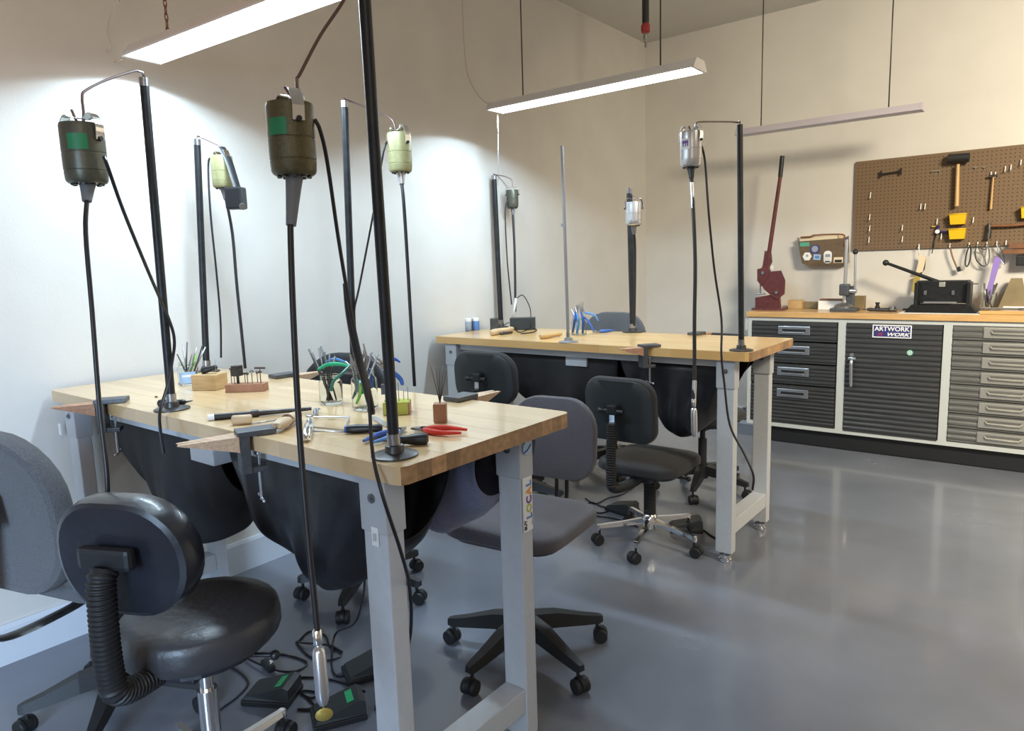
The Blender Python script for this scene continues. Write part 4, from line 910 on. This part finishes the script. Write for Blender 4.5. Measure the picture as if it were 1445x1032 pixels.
# ---------------------------------------------------------------- metal cabinet
CX0, CX1, CY, CZ = -1.866, .075, 5.29, .996
ct = thing('tool_cabinet', 'long rolling tool cabinet with dark steel drawers along the back wall', 'cabinet', ((CX0+CX1)/2, 5.54, 0))
z0, z1 = .128, CZ-.04
xd = [CX0, -1.225, -.575, CX1]  # divider centres
b = MB()
b.box(((CX0+CX1)/2, CY+.25, z0+.012), (CX1-CX0, .48, .024)).box(((CX0+CX1)/2, CY+.01, z1-.014), (CX1-CX0, .02, .028)).box(((CX0+CX1)/2, CY+.01, z0+.014), (CX1-CX0, .02, .03))
for x, w in ((CX0+.014, .028), (xd[1]+.025, .052), (xd[2]+.013, .05), (CX1-.014, .028)): b.box((x, CY+.01, (z0+z1)/2), (w, .021, z1-z0))
b.box((CX0+.005, CY+.25, (z0+z1)/2), (.01, .48, z1-z0)).box((CX1-.005, CY+.25, (z0+z1)/2), (.01, .48, z1-z0)).box(((CX0+CX1)/2, CY+.48, (z0+z1)/2), (CX1-CX0, .01, z1-z0))
part('cabinet_frame', b, mFrame, ct)
def ribbed(xa, xb, za, zb, y, pitch, amp, clear=None):
    P = [(y, za)]; z = za+.008; P.append((y, z)); n = max(1, int((zb-za-.016)/pitch)); pt = (zb-za-.016)/n
    for i in range(n):
        P += [(y, z+pt*.12), (y-amp, z+pt*.35), (y-amp, z+pt*.65), (y, z+pt*.88)]; z += pt
    P += [(y, zb-.008), (y, zb), (y+.02, zb), (y+.02, za)]
    Rm = Matrix(((0, 0, 1), (1, 0, 0), (0, 1, 0)))
    return MB().prism(P, xa, xb, Rm)
def drawer(xa, xb, za, zb, hx, hw, hz, hh, mf, mp, pitch=.026, lab=None):
    d = part('drawer', ribbed(xa, xb, za, zb, CY-.004, pitch, .006), mf, ct, lab)
    ph = MB().bbox((hx, CY-.013, hz), (hw, .008, hh), .003)
    pl = part('handle', ph, mp, d)
    part_ = MB().tube([(hx-hw*.36, CY-.017, hz), (hx-hw*.34, CY-.032, hz), (hx+hw*.34, CY-.032, hz), (hx+hw*.36, CY-.017, hz)], .0065, 8, False)
    part_.box((hx, CY-.0175, hz+.004), (hw*.74, .002, hh*.40))
    return pl, d
def recess(d, hx, hw, hz, hh, m):
    pass
for (za, zb, hz) in ((.785, .925, .862), (.622, .773, .716), (.462, .611, .556), (.160, .452, .393)):
    pl, d = drawer(CX0+.035, xd[1]-.008, za, zb, -1.525, .225, hz, .062, mCab, mSat)
    part('finger_slot', MB().bbox((-1.525, CY-.0175, hz-.001), (.165, .002, .022), .0008), mBlack, d)
    part('pull_bar', MB().tube([(-1.60, CY-.018, hz-.012), (-1.597, CY-.024, hz-.014), (-1.453, CY-.024, hz-.014), (-1.45, CY-.018, hz-.012)], .0055, 8, False), mSat, d)
n = 8; za0 = .160; dh = (.930-za0)/n
for i in range(n):
    za = za0+i*dh+.003; zb = za0+(i+1)*dh-.003; hz = (za+zb)/2+.004; hx = -.235
    pl, d = drawer(xd[2]+.042, CX1-.032, za, zb, hx, .27, hz, dh*.70, mCabW, mSatW, .026)
    part('finger_slot', MB().bbox((hx, CY-.0175, hz+.004), (.19, .002, .030), .0008), mCabW, d)
    part('pull_bar', MB().tube([(hx-.095, CY-.018, hz+.008), (hx-.085, CY-.026, hz-.003), (hx+.085, CY-.026, hz-.003), (hx+.095, CY-.018, hz+.008)], .0075, 8, False), mSatW, d)
dr = part('door', ribbed(xd[1]+.055, xd[2]-.018, .152, .928, CY-.004, .0335, .006), mCab, ct)
hp = on(1202, 507, y=CY-.015)
part('door_handle', MB().bbox(hp+V((0, 0, .004)), (.05, .014, .018), .004).cyl(hp+V((0, .004, .03)), hp+V((0, -.008, .03)), .014).tube([hp+V((.0, -.004, 0)), hp+V((.003, -.028, -.02)), hp+V((.005, -.028, -.12)), hp+V((.005, -.02, -.19))], .010, 8), mSat, dr)
for x in (CX0+.10, CX0+.85, CX1-.85, CX1-.10):
    for y in (CY+.12, CY+.42):
        part('caster', MB().cyl((x-.018, y, .05), (x+.018, y, .05), .05, n=20).box((x, y, .112), (.06, .07, .032)), mRub, ct)
part('gap_shade_panel', MB().box(((CX0+CX1)/2+.03, CY+.045, .066), (CX1-CX0-.10, .012, .12)), mBlack, ct)  # dark sheet added for the shade in the open gap under the cabinet
part('side_bracket', MB().box((CX0-.013, CY+.03, .90), (.024, .05, .09)).cyl((CX0-.02, CY+.03, .92), (CX0-.08, CY+.03, .92), .006), mFrame, ct)
part('pull_rail', MB().box((CX0-.02, CY+.02, .20), (.02, .06, .10)), mChrome, ct)
solo('countertop', MB().bbox(((CX0+CX1)/2, CY+.24, CZ-.02), (CX1-CX0+.02, .515, .04), .003), mCounter, 'orange-toned wood countertop on the long tool cabinet', 'countertop')
# door stickers
p = on(1258.5, 468, y=CY-.011); w = .236; h = .088
sk = thing('sticker', 'navy and white sticker reading ARTWORK IS WORK on the cabinet door', 'sticker', p)
part('border', MB().box(p+V((0, -.001, 0)), (w, .0015, h)), mPaper, sk)
part('print', MB().box(p+V((0, -.002, 0)), (w-.014, .0015, h-.014)), mNavy, sk)
text_part('lettering', 'ARTWORK', mPaper, sk, p+V((0, -.0035, .016)), (1, 0, 0), (0, 0, 1), .042, bold=.0008, xs=1.0)
text_part('lettering', 'WORK', mPaper, sk, p+V((.035, -.0035, -.021)), (1, 0, 0), (0, 0, 1), .032, shear=.3, bold=.0008, xs=1.35)
text_part('lettering', 'IS', mRedP, sk, p+V((-.072, -.0035, -.021)), (1, 0, 0), (0, 0, 1), .028, shear=.2, bold=0, xs=1.5)
p = on(1284, 498, y=CY-.011); sk = thing('sticker', 'small round green and white sticker on the cabinet door', 'sticker', p)
part('disc', MB().cyl(p+V((0, 0, 0)), p+V((0, -.002, 0)), .020, n=20), mGrnP, sk)
part('ring', MB().tube([p+V((cos(a)*.012, -.003, sin(a)*.012)) for a in [2*pi*i/16 for i in range(17)]], .0022, 6, False), mPaper, sk)
part('dot', MB().cyl(p+V((0, -.002, 0)), p+V((0, -.004, 0)), .005, n=10), mPaper, sk)

# ---------------------------------------------------------------- things on the countertop
C = lambda u, y, v=436: V((on(u, v, y=y).x, y, CZ))
Q = lambda u, v, y: on(u, v, y=y)
# bench shear
y = 5.50; c = C(1086, y)
sh = thing('bench_shear', 'maroon lever bench shear standing at the left end of the countertop', 'shear', c)
Rm = Matrix(((1, 0, 0), (0, 0, -1), (0, 1, 0)))
def P2(pts, yy): return [(Q(u, v, yy).x, Q(u, v, yy).z) for u, v in pts]
def slab(pts, yy, th): return MB().prism(P2(pts, yy), -th/2, th/2, Rm, (0, yy, 0))
part('base_plate', MB().bbox((c.x+.0, y, CZ+.007), (.24, .13, .014), .003), mShear, sh)
part('lower_jaw', slab([(1067, 420), (1088, 416), (1100, 412), (1101, 434), (1067, 438)], y, .045), mShear, sh)
part('side_plate', slab([(1079, 384), (1102, 382), (1108, 396), (1107, 415), (1097, 423), (1086, 415), (1078, 408), (1073, 397)], y-.03, .014), mShear, sh)
part('pivot_block', slab([(1070, 380), (1085, 376), (1087, 388), (1076, 404), (1070, 396)], y-.015, .05), mShear, sh)
part('side_plate', slab([(1079, 384), (1102, 382), (1108, 396), (1107, 415), (1097, 423), (1086, 415), (1078, 408), (1073, 397)], y+.03, .014), mShear, sh)
part('bolt', MB().cyl(Q(1096, 413, y-.04), Q(1096, 413, y-.04)+V((0, -.012, 0)), .013).cyl(Q(1077, 385, y-.04), Q(1077, 385, y-.04)+V((0, -.014, 0)), .012), mSteel, sh)
part('hold_down', MB().cyl(Q(1073, 400, y-.02), Q(1073, 414, y-.02), .006).bbox(Q(1073, 415, y-.02), (.07, .05, .006), .001), mSteel, sh)
part('link', slab([(1077, 375), (1080, 354), (1088, 358), (1089, 370), (1083, 382), (1076, 392), (1071, 388)], y-.015, .03), mShear, sh)
e0, e1, e2 = Q(1083, 372, y-.015), Q(1101, 250, y-.03), Q(1104, 220, y-.03)
part('lever', MB().tube([e0, e1], lambda q: .017-.003*q, 10, False), mShear, sh, 'long maroon lever')
part('lever_grip', MB().tube([e1, e2], .0165, 12, False), mBlack, sh, 'black grip')
part('white_cap', MB().bbox(Q(1087, 378, y+.02), (.045, .03, .04), .008), mPaper, sh)
# blocks and box
x_ = C(1121, 5.62).x; solo('wood_block', MB().bbox((x_, 5.66, CZ+.034), (.10, .08, .066), .003), mBlk, 'tan wooden block right of the maroon shear', 'block')
x_ = C(1141, 5.66).x; solo('wood_block', MB().bbox((x_, 5.70, CZ+.026), (.11, .05, .05), .003), mOliveBox, 'low brown wooden block behind the tan one on the countertop', 'block')
p = C(1172, 5.58); bx = thing('small_box', 'white cardboard box with brown lid on the countertop', 'box', p)
part('box_body', MB().bbox((p.x, 5.60, CZ+.034), (.165, .09, .066), .002), mPaper, bx); part('lid', MB().bbox((p.x, 5.61, CZ+.074), (.155, .085, .012), .003), mBrnWood, bx)
x_ = C(1210, 5.66).x; solo('wood_block', MB().bbox((x_+.01, 5.68, CZ+.05), (.07, .07, .098), .003), mOliveBox, 'upright brown wooden block behind the grey arbor press', 'block')
# arbor press
y = 5.46; p = C(1192, y); ap = thing('arbor_press', 'small grey arbor press with tall steel ram and ball-topped lever', 'press', p)
part('base', MB().bbox((p.x, y, CZ+.012), (.17, .15, .024), .004), mGreyCast, ap)
part('anvil', MB().lathe([(.065, 0), (.065, .012), (.05, .026), (.03, .034), (.02, .036)], (p.x-.005, y-.01, CZ+.024), 22), mSteel, ap)
part('frame', MB().bbox((p.x+.03, y+.03, CZ+.10), (.05, .05, .16), .006), mGreyCast, ap)
hx = Q(1192, 412, y)
part('head', MB().bbox((hx.x, y, hx.z+.015), (.068, .06, .085), .012), mGreyCast, ap)
part('ram', MB().cyl((hx.x, y, hx.z-.06), (Q(1195, 345, y).x, y, Q(1195, 338, y).z), .0125), mSat, ap)
l0 = Q(1205, 411, y-.03); part('pinion', MB().cyl((hx.x+.02, y-.0, l0.z), (l0.x+.012, y-.0, l0.z), .016), mSat, ap)
l1 = Q(1207, 358, y); part('lever', MB().cyl((l0.x+.0, y, l0.z), l1, .0085), mSat, ap)
part('lever_ball', MB().ball(l1+V((0, 0, .012)), .019, 16), mBlack, ap)
# flat file / shears lying
a, b_ = C(1224, 5.48, 432)+V((0, 0, .012)), C(1266, 5.46, 434)+V((0, 0, .012))
handled('tin_snips', 'dark metal snips lying between the arbor press and the black former', 'snips', b_, a, .015, mDark, a-V((.03, 0, 0)))
part('pivot', MB().cyl(b_-V((.03, 0, .0)), b_-V((.03, 0, -.025)), .022), mSteel, bpy.data.objects['tin_snips'])
x_ = C(1238, 5.7).x; solo('round_weight', MB().lathe([(.018, 0), (.018, .02), (.012, .022), (.012, .04), (.016, .042), (.016, .05)], (x_, 5.70, CZ), 12), mBlack, 'tiny black knob-shaped weight near the wall on the countertop', 'knob')
solo('small_part', MB().bbox((C(1280, 5.6).x, 5.6, CZ+.008), (.05, .02, .015), .003), mDark, 'small dark metal piece left of the black former', 'part')
# black former with lever on paper
y = 5.52; p = C(1329, y)
solo('paper_sheet', MB().box((p.x, 5.46, CZ+.001), (.46, .28, .0015)), mPaper, 'white paper under the black metal former', 'paper')
fm = thing('metal_former', 'heavy black bending press with a long ball-ended lever on the countertop', 'press', p+V((0, 0, .0018)))
zb_ = CZ+.002
part('base', MB().add([V((p.x+sx*(.205 if k == 0 else .17), y+sy*(.13 if k == 0 else .09), zb_+(.0 if k == 0 else .05))) for k in (0, 1) for sx, sy in ((-1, -1), (1, -1), (1, 1), (-1, 1))], [(3, 2, 1, 0), (4, 5, 6, 7), (0, 1, 5, 4), (1, 2, 6, 5), (2, 3, 7, 6), (3, 0, 4, 7)]), mBlkCast, fm)
part('upper_body', MB().bbox((p.x+.0, y+.01, zb_+.135), (.305, .12, .15), .006), mBlkCast, fm)
part('cheek', MB().bbox((p.x-.145, y-.02, zb_+.115), (.022, .15, .17), .004), mBlkCast, fm)
part('cheek', MB().bbox((p.x+.155, y-.02, zb_+.115), (.022, .15, .17), .004), mBlkCast, fm)
part('blade', MB().box((p.x-.005, y-.062, zb_+.066), (.19, .012, .010)), mSat, fm)
part('bolt', MB().bbox((p.x-.095, y-.056, zb_+.13), (.016, .014, .028), .002), mSteel, fm)
part('bolt', MB().bbox((p.x+.065, y-.056, zb_+.13), (.016, .014, .028), .002), mSteel, fm)
part('name_plate', MB().bbox((p.x, y-.052, zb_+.185), (.036, .008, .032), .003), mSatW, fm)
part('side_pin', MB().cyl((p.x+.16, y, zb_+.185), (p.x+.20, y, zb_+.187), .004), mSteel, fm)
e0, e1 = Q(1327, 399, y), Q(1250, 371, y-.0)
part('lever', MB().tube([e0, e1], lambda q: .013-.003*q, 12, False), mBlkCast, fm)
part('lever_ball', MB().ball(e1, .021, 16), mBlack, fm)
# jar of tools
p = C(1395, 5.64); dj = dep(p); jr = thing('glass_jar', 'glass jar of steel tools at the right of the countertop', 'jar', p)
part('glass_body', MB().lathe([(.036, 0), (.042, .005), (.042, .125), (.039, .125), (.039, .008), (.0001, .008)], p, 24), mGlass, jr)
for i, (u, v) in enumerate([(1389, 400), (1392, 408), (1398, 404), (1403, 402), (1407, 400)]):
    stick('steel_tool', 'thin steel tool, '+nth(i, 5)+' of those in the countertop jar', 'tool', p+V((random.uniform(-.02, .02), random.uniform(-.02, .02), .012)), at(u, v, dj), .004, .006, mSteel, 'steel tools in the countertop jar')
solo('purple_strip', slab([(1392, 428), (1397, 428), (1402, 402), (1413, 366), (1408, 362), (1403, 364), (1396, 395), (1391, 412)], 5.66, .003), mPurple, 'translucent purple strip standing in the countertop jar', 'strip')
# triangular stake
x_ = C(1429, 5.7).x; zt = .215
solo('wooden_stake', MB().add([V((x_+sx*(.085 if k == 0 else .03)+(.01 if k else 0), 5.70+sy*(.05 if k == 0 else .03), CZ+k*zt)) for k in (0, 1) for sx, sy in ((-1, -1), (1, -1), (1, 1), (-1, 1))], [(3, 2, 1, 0), (4, 5, 6, 7), (0, 1, 5, 4), (1, 2, 6, 5), (2, 3, 7, 6), (3, 0, 4, 7)]), mOliveBox, 'brown tapered wooden stake at the right end of the countertop', 'stake')
# tray of wrenches
xa = C(1384, 5.42).x; tr = solo('wooden_tray', MB().bbox((xa+.23, 5.42, CZ+.012), (.46, .13, .022), .003), mCounter, 'flat wooden tray with wrenches at the right of the countertop', 'tray')
def wrench(label, a, b_, r, m):
    t = thing('wrench', label, 'wrench', a)
    part('shank', MB().box((a+b_)/2, ((b_-a).length, r*1.1, r*.7), rz(atan2((b_-a).y, (b_-a).x))), m, t)
    for e, s_ in ((a, 1), (b_, -1)): part('wrench_head', MB().tube([e+V((cos(q)*r*1.5, sin(q)*r*1.5, 0)) for q in [radians(40+28*i) for i in range(11)]], r*.55, 6, False), m, t)
zw = CZ+.034
wrench('long pale steel wrench on the wooden tray', V((xa+.03, 5.40, zw)), V((xa+.40, 5.44, zw)), .016, mSatW)
wrench('short steel wrench at the front of the wooden tray', V((xa+.02, 5.375, zw)), V((xa+.22, 5.375, zw)), .012, mSteel)
solo('pale_bar', MB().bbox((xa+.18, 5.465, zw-.0), (.13, .022, .022), .003), mPaper, 'short pale bar lying behind the wrenches on the tray', 'bar')

# ---------------------------------------------------------------- wall things
# pegboard
py = WY-.024
pa, pb = Q(1207.6, 228, py), Q(1204, 354, py)
PX0, PZ1, PZ0 = pa.x, pa.z-.003, pb.z
PX1 = .35
pg = thing('pegboard', 'brown perforated pegboard full of hooks on the back wall', 'pegboard', ((PX0+PX1)/2, py+.01, PZ0))
part('board', MB().box(((PX0+PX1)/2, py+.006, (PZ0+PZ1)/2), (PX1-PX0, .010, PZ1-PZ0)), mPeg, pg)
hb = MB(); nx = int((PX1-PX0)/.0254); nz = int((PZ1-PZ0)/.0254)
for i in range(nx-1):
    for k in range(nz):
        x = PX0+.022+i*.0254; z = PZ0+.014+k*.0254; r = .0042
        hb.add([(x+r*cos(a), py+.0006, z+r*sin(a)) for a in [pi*q/3 for q in range(6)]], [[0, 1, 2, 3, 4, 5]])
part('hole', hb, mHole, pg, kind='stuff')
part('standoff', MB().box(((PX0+PX1)/2, py+.017, PZ1-.03), (PX1-PX0-.1, .012, .03)).box(((PX0+PX1)/2, py+.017, PZ0+.03), (PX1-PX0-.1, .012, .03)), mBrnWood, pg)
yh = py-.012
def hook(u, v, h=8, kind=0, m=mPaper):
    p = Q(u, v, py-.0); q = Q(u, v+h, py); L = p.z-q.z
    return part('peg_hook', MB().tube([p+V((0, .002, 0)), p+V((0, -.012, 0)), p+V((0, -.016, -L*.6)), p+V((.0, -.022, -L)), p+V((0, -.034, -L*.8))], .0032, 6, False), m, pg)
for u, v in ((1229, 272), (1228, 303), (1228, 319), (1227, 335), (1274, 318), (1274, 334), (1300, 288), (1306, 288), (1374, 307), (1419, 235), (1427, 233), (1441, 226), (1399, 243), (1405, 243), (1329, 330), (1323, 309)):
    hook(u, v, 8)
part('peg_hook', MB().tube([Q(1315, 246, py), Q(1315, 242, yh), Q(1326, 241, yh), Q(1326, 246, py)], .003, 6, False), mSatW, pg)
for u in (1376, 1389): part('peg_hook', MB().tube([Q(u-3, 236, yh), Q(u+3, 236, yh), Q(u, 236, yh), Q(u, 241, py)], .0022, 6, False), mSatW, pg)
for u, v in ((1341, 344), (1368, 343), (1380, 342), (1393, 342), (1407, 341), (1420, 340), (1297, 345)): hook(u, v, 6)
# black turnbuckle
p1, p2 = Q(1243, 246, yh-.01), Q(1271, 242, yh-.01)
tb = thing('black_spreader', 'small black double-ended metal spreader on the left of the pegboard', 'tool', p1)
part('bar', MB().cyl(p1, p2, .006), mBlack, tb)
for q in (p1, p2): part('end_jaw', MB().tube([q+V((0, 0, .022)), q, q+V((0, 0, -.022))], .007, 6, False), mBlack, tb)
# mallet
ym = py-.045
h0, h1 = Q(1352, 232, ym), Q(1350, 291, ym)
ml = thing('mallet', 'black-headed rubber mallet with hickory handle hanging on the pegboard', 'mallet', h1)
a, b_ = Q(1338, 224, ym), Q(1368, 222, ym)
part('head', MB().cyl(a, b_, .031, n=20), mRub, ml); part('handle', MB().tube([h0, h1], lambda q: .014+.004*q, 12, False, flat=.75), mHickory, ml)
# small hammer
h0, h1 = Q(1402, 248, yh-.015), Q(1398, 295, yh-.015)
hm = thing('small_hammer', 'small hammer with slim wooden handle hanging on the pegboard', 'hammer', h1)
part('head', MB().cyl(Q(1395, 249, yh-.015), Q(1408, 248, yh-.015), .009, n=12), mDark, hm); part('handle', MB().tube([h0, h1], lambda q: .006+.004*q, 10, False, flat=.8), mHickory, hm)
# yellow bins
def bin_(u0, v0, u1, v1, label):
    a = Q(u0, v0, py-.05); b_ = Q(u1, v1, py-.05); w = b_.x-a.x; h = a.z-b_.z; c = (a+b_)/2
    t = thing('yellow_bin', label, 'bin', V((c.x, py-.035, b_.z)))
    f = lambda k, z, y: [V((c.x-w/2*k, y, z)), V((c.x+w/2*k, y, z))]
    vs = f(.86, b_.z, py-.052)+f(1, a.z, py-.07)+f(1, a.z, py-.002)+f(.86, b_.z, py-.002)
    part('bin_shell', MB().add(vs, [[0, 1, 3, 2], [4, 5, 7, 6], [0, 6, 7, 1], [0, 2, 4, 6], [1, 7, 5, 3]]), mYel, t)
    part('bin_lip', MB().tube([vs[4], vs[2], vs[3], vs[5]], .004, 6, False), mYel, t)
bin_(1340, 303, 1363, 316, 'upper small yellow plastic bin on the pegboard')
bin_(1339, 324, 1362, 337, 'lower small yellow plastic bin on the pegboard')
bin_(1441, 293, 1462, 307, 'small yellow plastic bin at the right edge of the picture')
# gauge tool
p = Q(1323, 327, yh-.01); gt = thing('dial_tool', 'blue and black dial tool hanging left of the lower yellow bin', 'gauge', p)
part('dial', MB().cyl(p+V((0, -.012, 0)), p+V((0, 0, 0)), .014), mPaper, gt)
part('body', MB().tube([Q(1325, 318, yh), Q(1322, 326, yh), Q(1338, 328, yh)], .016, 8, True, flat=.5), mNavy, gt)
part('pointer', MB().cyl(Q(1321, 330, yh), Q(1315, 358, yh), .0045, .003, 8), mBlack, gt)
part('brass_knob', MB().cyl(Q(1320, 320, yh), Q(1315, 320, yh), .007, n=10), mBrass, gt)
# side hammer with brown handle
yb2 = yh-.02
h0, h1 = Q(1397, 319, yb2), Q(1470, 314, yb2)
hm = thing('cross_hammer', 'dark-headed hammer lying sideways with long brown handle on the pegboard', 'hammer', h0)
part('head', MB().tube([Q(1396, 315, yb2), Q(1396, 326, yb2), Q(1394, 337, yb2)], lambda q: .010+.006*q, 10, False), mDark, hm); part('handle', MB().tube([h0, Q(1430, 318, yb2), h1], .009, 10), mBrnWood, hm)
# brown shelf bracket at right
a = Q(1422, 350, py-.06); sf = thing('wooden_shelf', 'small dark brown wooden shelf at the lower right of the pegboard', 'shelf', V((a.x+.11, py-.06, a.z-.03)))
part('shelf_board', MB().bbox((a.x+.14, py-.05, a.z+.012), (.27, .10, .035), .003), mBrnWood, sf)
part('shelf_lip', MB().bbox((a.x+.12, py-.085, a.z-.025), (.29, .03, .03), .003), mBrnWood, sf)
part('shelf_hook', MB().bbox((a.x+.13, py-.05, a.z-.085), (.16, .06, .07), .01), mBlack, sf)
# hanging loops: snips and glasses
yg = py-.03
def loop(label, name, cat, pts, r, m): return solo(name, MB().tube([Q(u, v, yg) for u, v in pts], r, 7), m, label, cat)
loop('black goggles strap loop hanging below the pegboard', 'strap_loop', 'strap', [(1368, 346), (1364, 358), (1362, 372), (1365, 376), (1369, 366), (1370, 352), (1368, 346)], .0045, mBlack)
loop('dark wire loop hanging right of the black strap loop', 'wire_loop', 'wire', [(1380, 345), (1376, 355), (1378, 367), (1386, 375), (1391, 374), (1388, 362), (1381, 350), (1390, 352), (1394, 344)], .004, mDark)
loop('grey wire loop hanging near the purple strip', 'wire_loop', 'wire', [(1394, 344), (1391, 356), (1389, 370), (1392, 376), (1396, 364), (1395, 350), (1393, 345)], .004, mSteel)
loop('grey bent wire loop hanging above the purple strip', 'wire_loop', 'wire', [(1407, 344), (1409, 358), (1414, 370), (1418, 372), (1415, 358), (1410, 348), (1407, 344)], .004, mSteel)
br = thing('hanging_brush', 'dark brush with square end hanging from the bottom of the pegboard', 'brush', Q(1353, 382, yg))
part('handle', MB().tube([Q(1341, 350, yg), Q(1344, 362, yg), Q(1350, 377, yg)], .0055, 8), mBrnWood, br); part('head', MB().bbox(Q(1353, 380, yg), (.024, .018, .034), .003, ry(-.3)), mBlack, br)
sc = thing('hanging_shears', 'brass and steel shears with paper tag hanging below the pegboard', 'shears', Q(1290, 414, yg))
part('string', MB().tube([Q(1297, 345, yg), Q(1297, 361, yg)], .003, 5, False), mPaper, sc)
part('paper_tag', slab([(1297, 359), (1307, 363), (1302, 384), (1292, 386), (1296, 370)], yg-.004, .003), mCream, sc)
part('handle', slab([(1303, 365), (1307, 362), (1305, 380), (1299, 389), (1298, 380)], yg+.006, .008), mDark, sc)
part('blade', slab([(1290, 390), (1299, 386), (1298, 395), (1294, 407), (1289, 414), (1287, 408)], yg, .006), mBrass, sc)
# wall pocket with stickers
yw = WY-.09
fp = thing('wall_file_box', 'brown sticker-covered file box on the wall left of the pegboard', 'box', Q(1160, 374, yw))
front = P2([(1126, 341), (1192, 336), (1193, 373), (1138, 374), (1132, 372)], yw)
part('front_panel', MB().prism(front, -.004, .004, Rm, (0, yw, 0)), mFolder, fp)
part('back_panel', MB().prism(P2([(1127, 334), (1188, 329), (1195, 337), (1196, 372), (1136, 374)], yw+.075), -.004, .004, Rm, (0, yw+.075, 0)), mCream, fp)
a, b_ = front[1], front[2]
part('side_panel', MB().add([V((front[1][0], yw, front[1][1])), V((front[2][0], yw, front[2][1])), V((front[2][0]+.01, yw+.08, front[2][1]+.01)), V((front[1][0]+.01, yw+.08, front[1][1]+.02))], [[0, 1, 2, 3]]), mSteel, fp)
part('bottom_panel', MB().add([V((front[4][0], yw, front[4][1])), V((front[2][0], yw, front[2][1])), V((front[2][0]+.01, yw+.08, front[2][1])), V((front[4][0], yw+.08, front[4][1]))], [[0, 1, 2, 3]]), mFolder, fp)
part('paper_stack', MB().box(Q(1156, 338, yw+.04), (.27, .05, .05)), mCream, fp)
ys = yw-.0055
def stk(name, u, v, r, m, n=20, sx=1, lab=None, dy=0):
    c = Q(u, v, ys)-V((0, dy, 0)); return part(name, MB().prism([(cos(2*pi*i/n)*r*sx, sin(2*pi*i/n)*r) for i in range(n)], 0, .0015, Rm, c), m, fp, lab)
stk('round_sticker', 1150, 352, .036, mNavy); stk('sticker_center', 1150, 351.5, .024, mGreyP, dy=.001)
stk('hexagon_sticker', 1139, 362, .034, mPaper, 6); stk('sticker_mark', 1139, 361, .010, mGreyP, dy=.001)
c = Q(1153, 363, ys); part('square_sticker', MB().box(c, (.052, .0015, .042), ry(.1)), mLtBlue, fp); part('sticker_mark', MB().box(c+V((0, -.0012, 0)), (.03, .001, .02)), mBluP, fp)
c = Q(1168, 363, ys); part('oval_sticker', MB().prism(rrect(.058, .095, .025), 0, .0015, Rm, c), mPaper, fp); part('sticker_mark', MB().bbox(c+V((0, -.002, .012)), (.036, .001, .022), .0003), mGreyP, fp); part('sticker_mark', MB().box(c+V((0, -.002, -.034)), (.036, .001, .010)), mBlack, fp)
c = Q(1135, 345, ys); part('green_sticker', MB().box(c+V((.002, 0, -.0)), (.070, .0015, .030)), mGrnP, fp)
c = Q(1183, 367, ys); part('photo_sticker', MB().box(c, (.065, .0015, .042)), mCream, fp); part('sticker_mark', MB().box(c+V((0, -.001, -.008)), (.05, .001, .02)), mBlack, fp)
part('red_brown_rod', MB().tube([Q(1130, 335, yw-.0), Q(1145, 334, yw-.0), Q(1150, 332, yw), Q(1188, 331, yw+.01), Q(1191, 338, yw), Q(1192, 348, yw-.012)], .006, 8), mChain, fp)
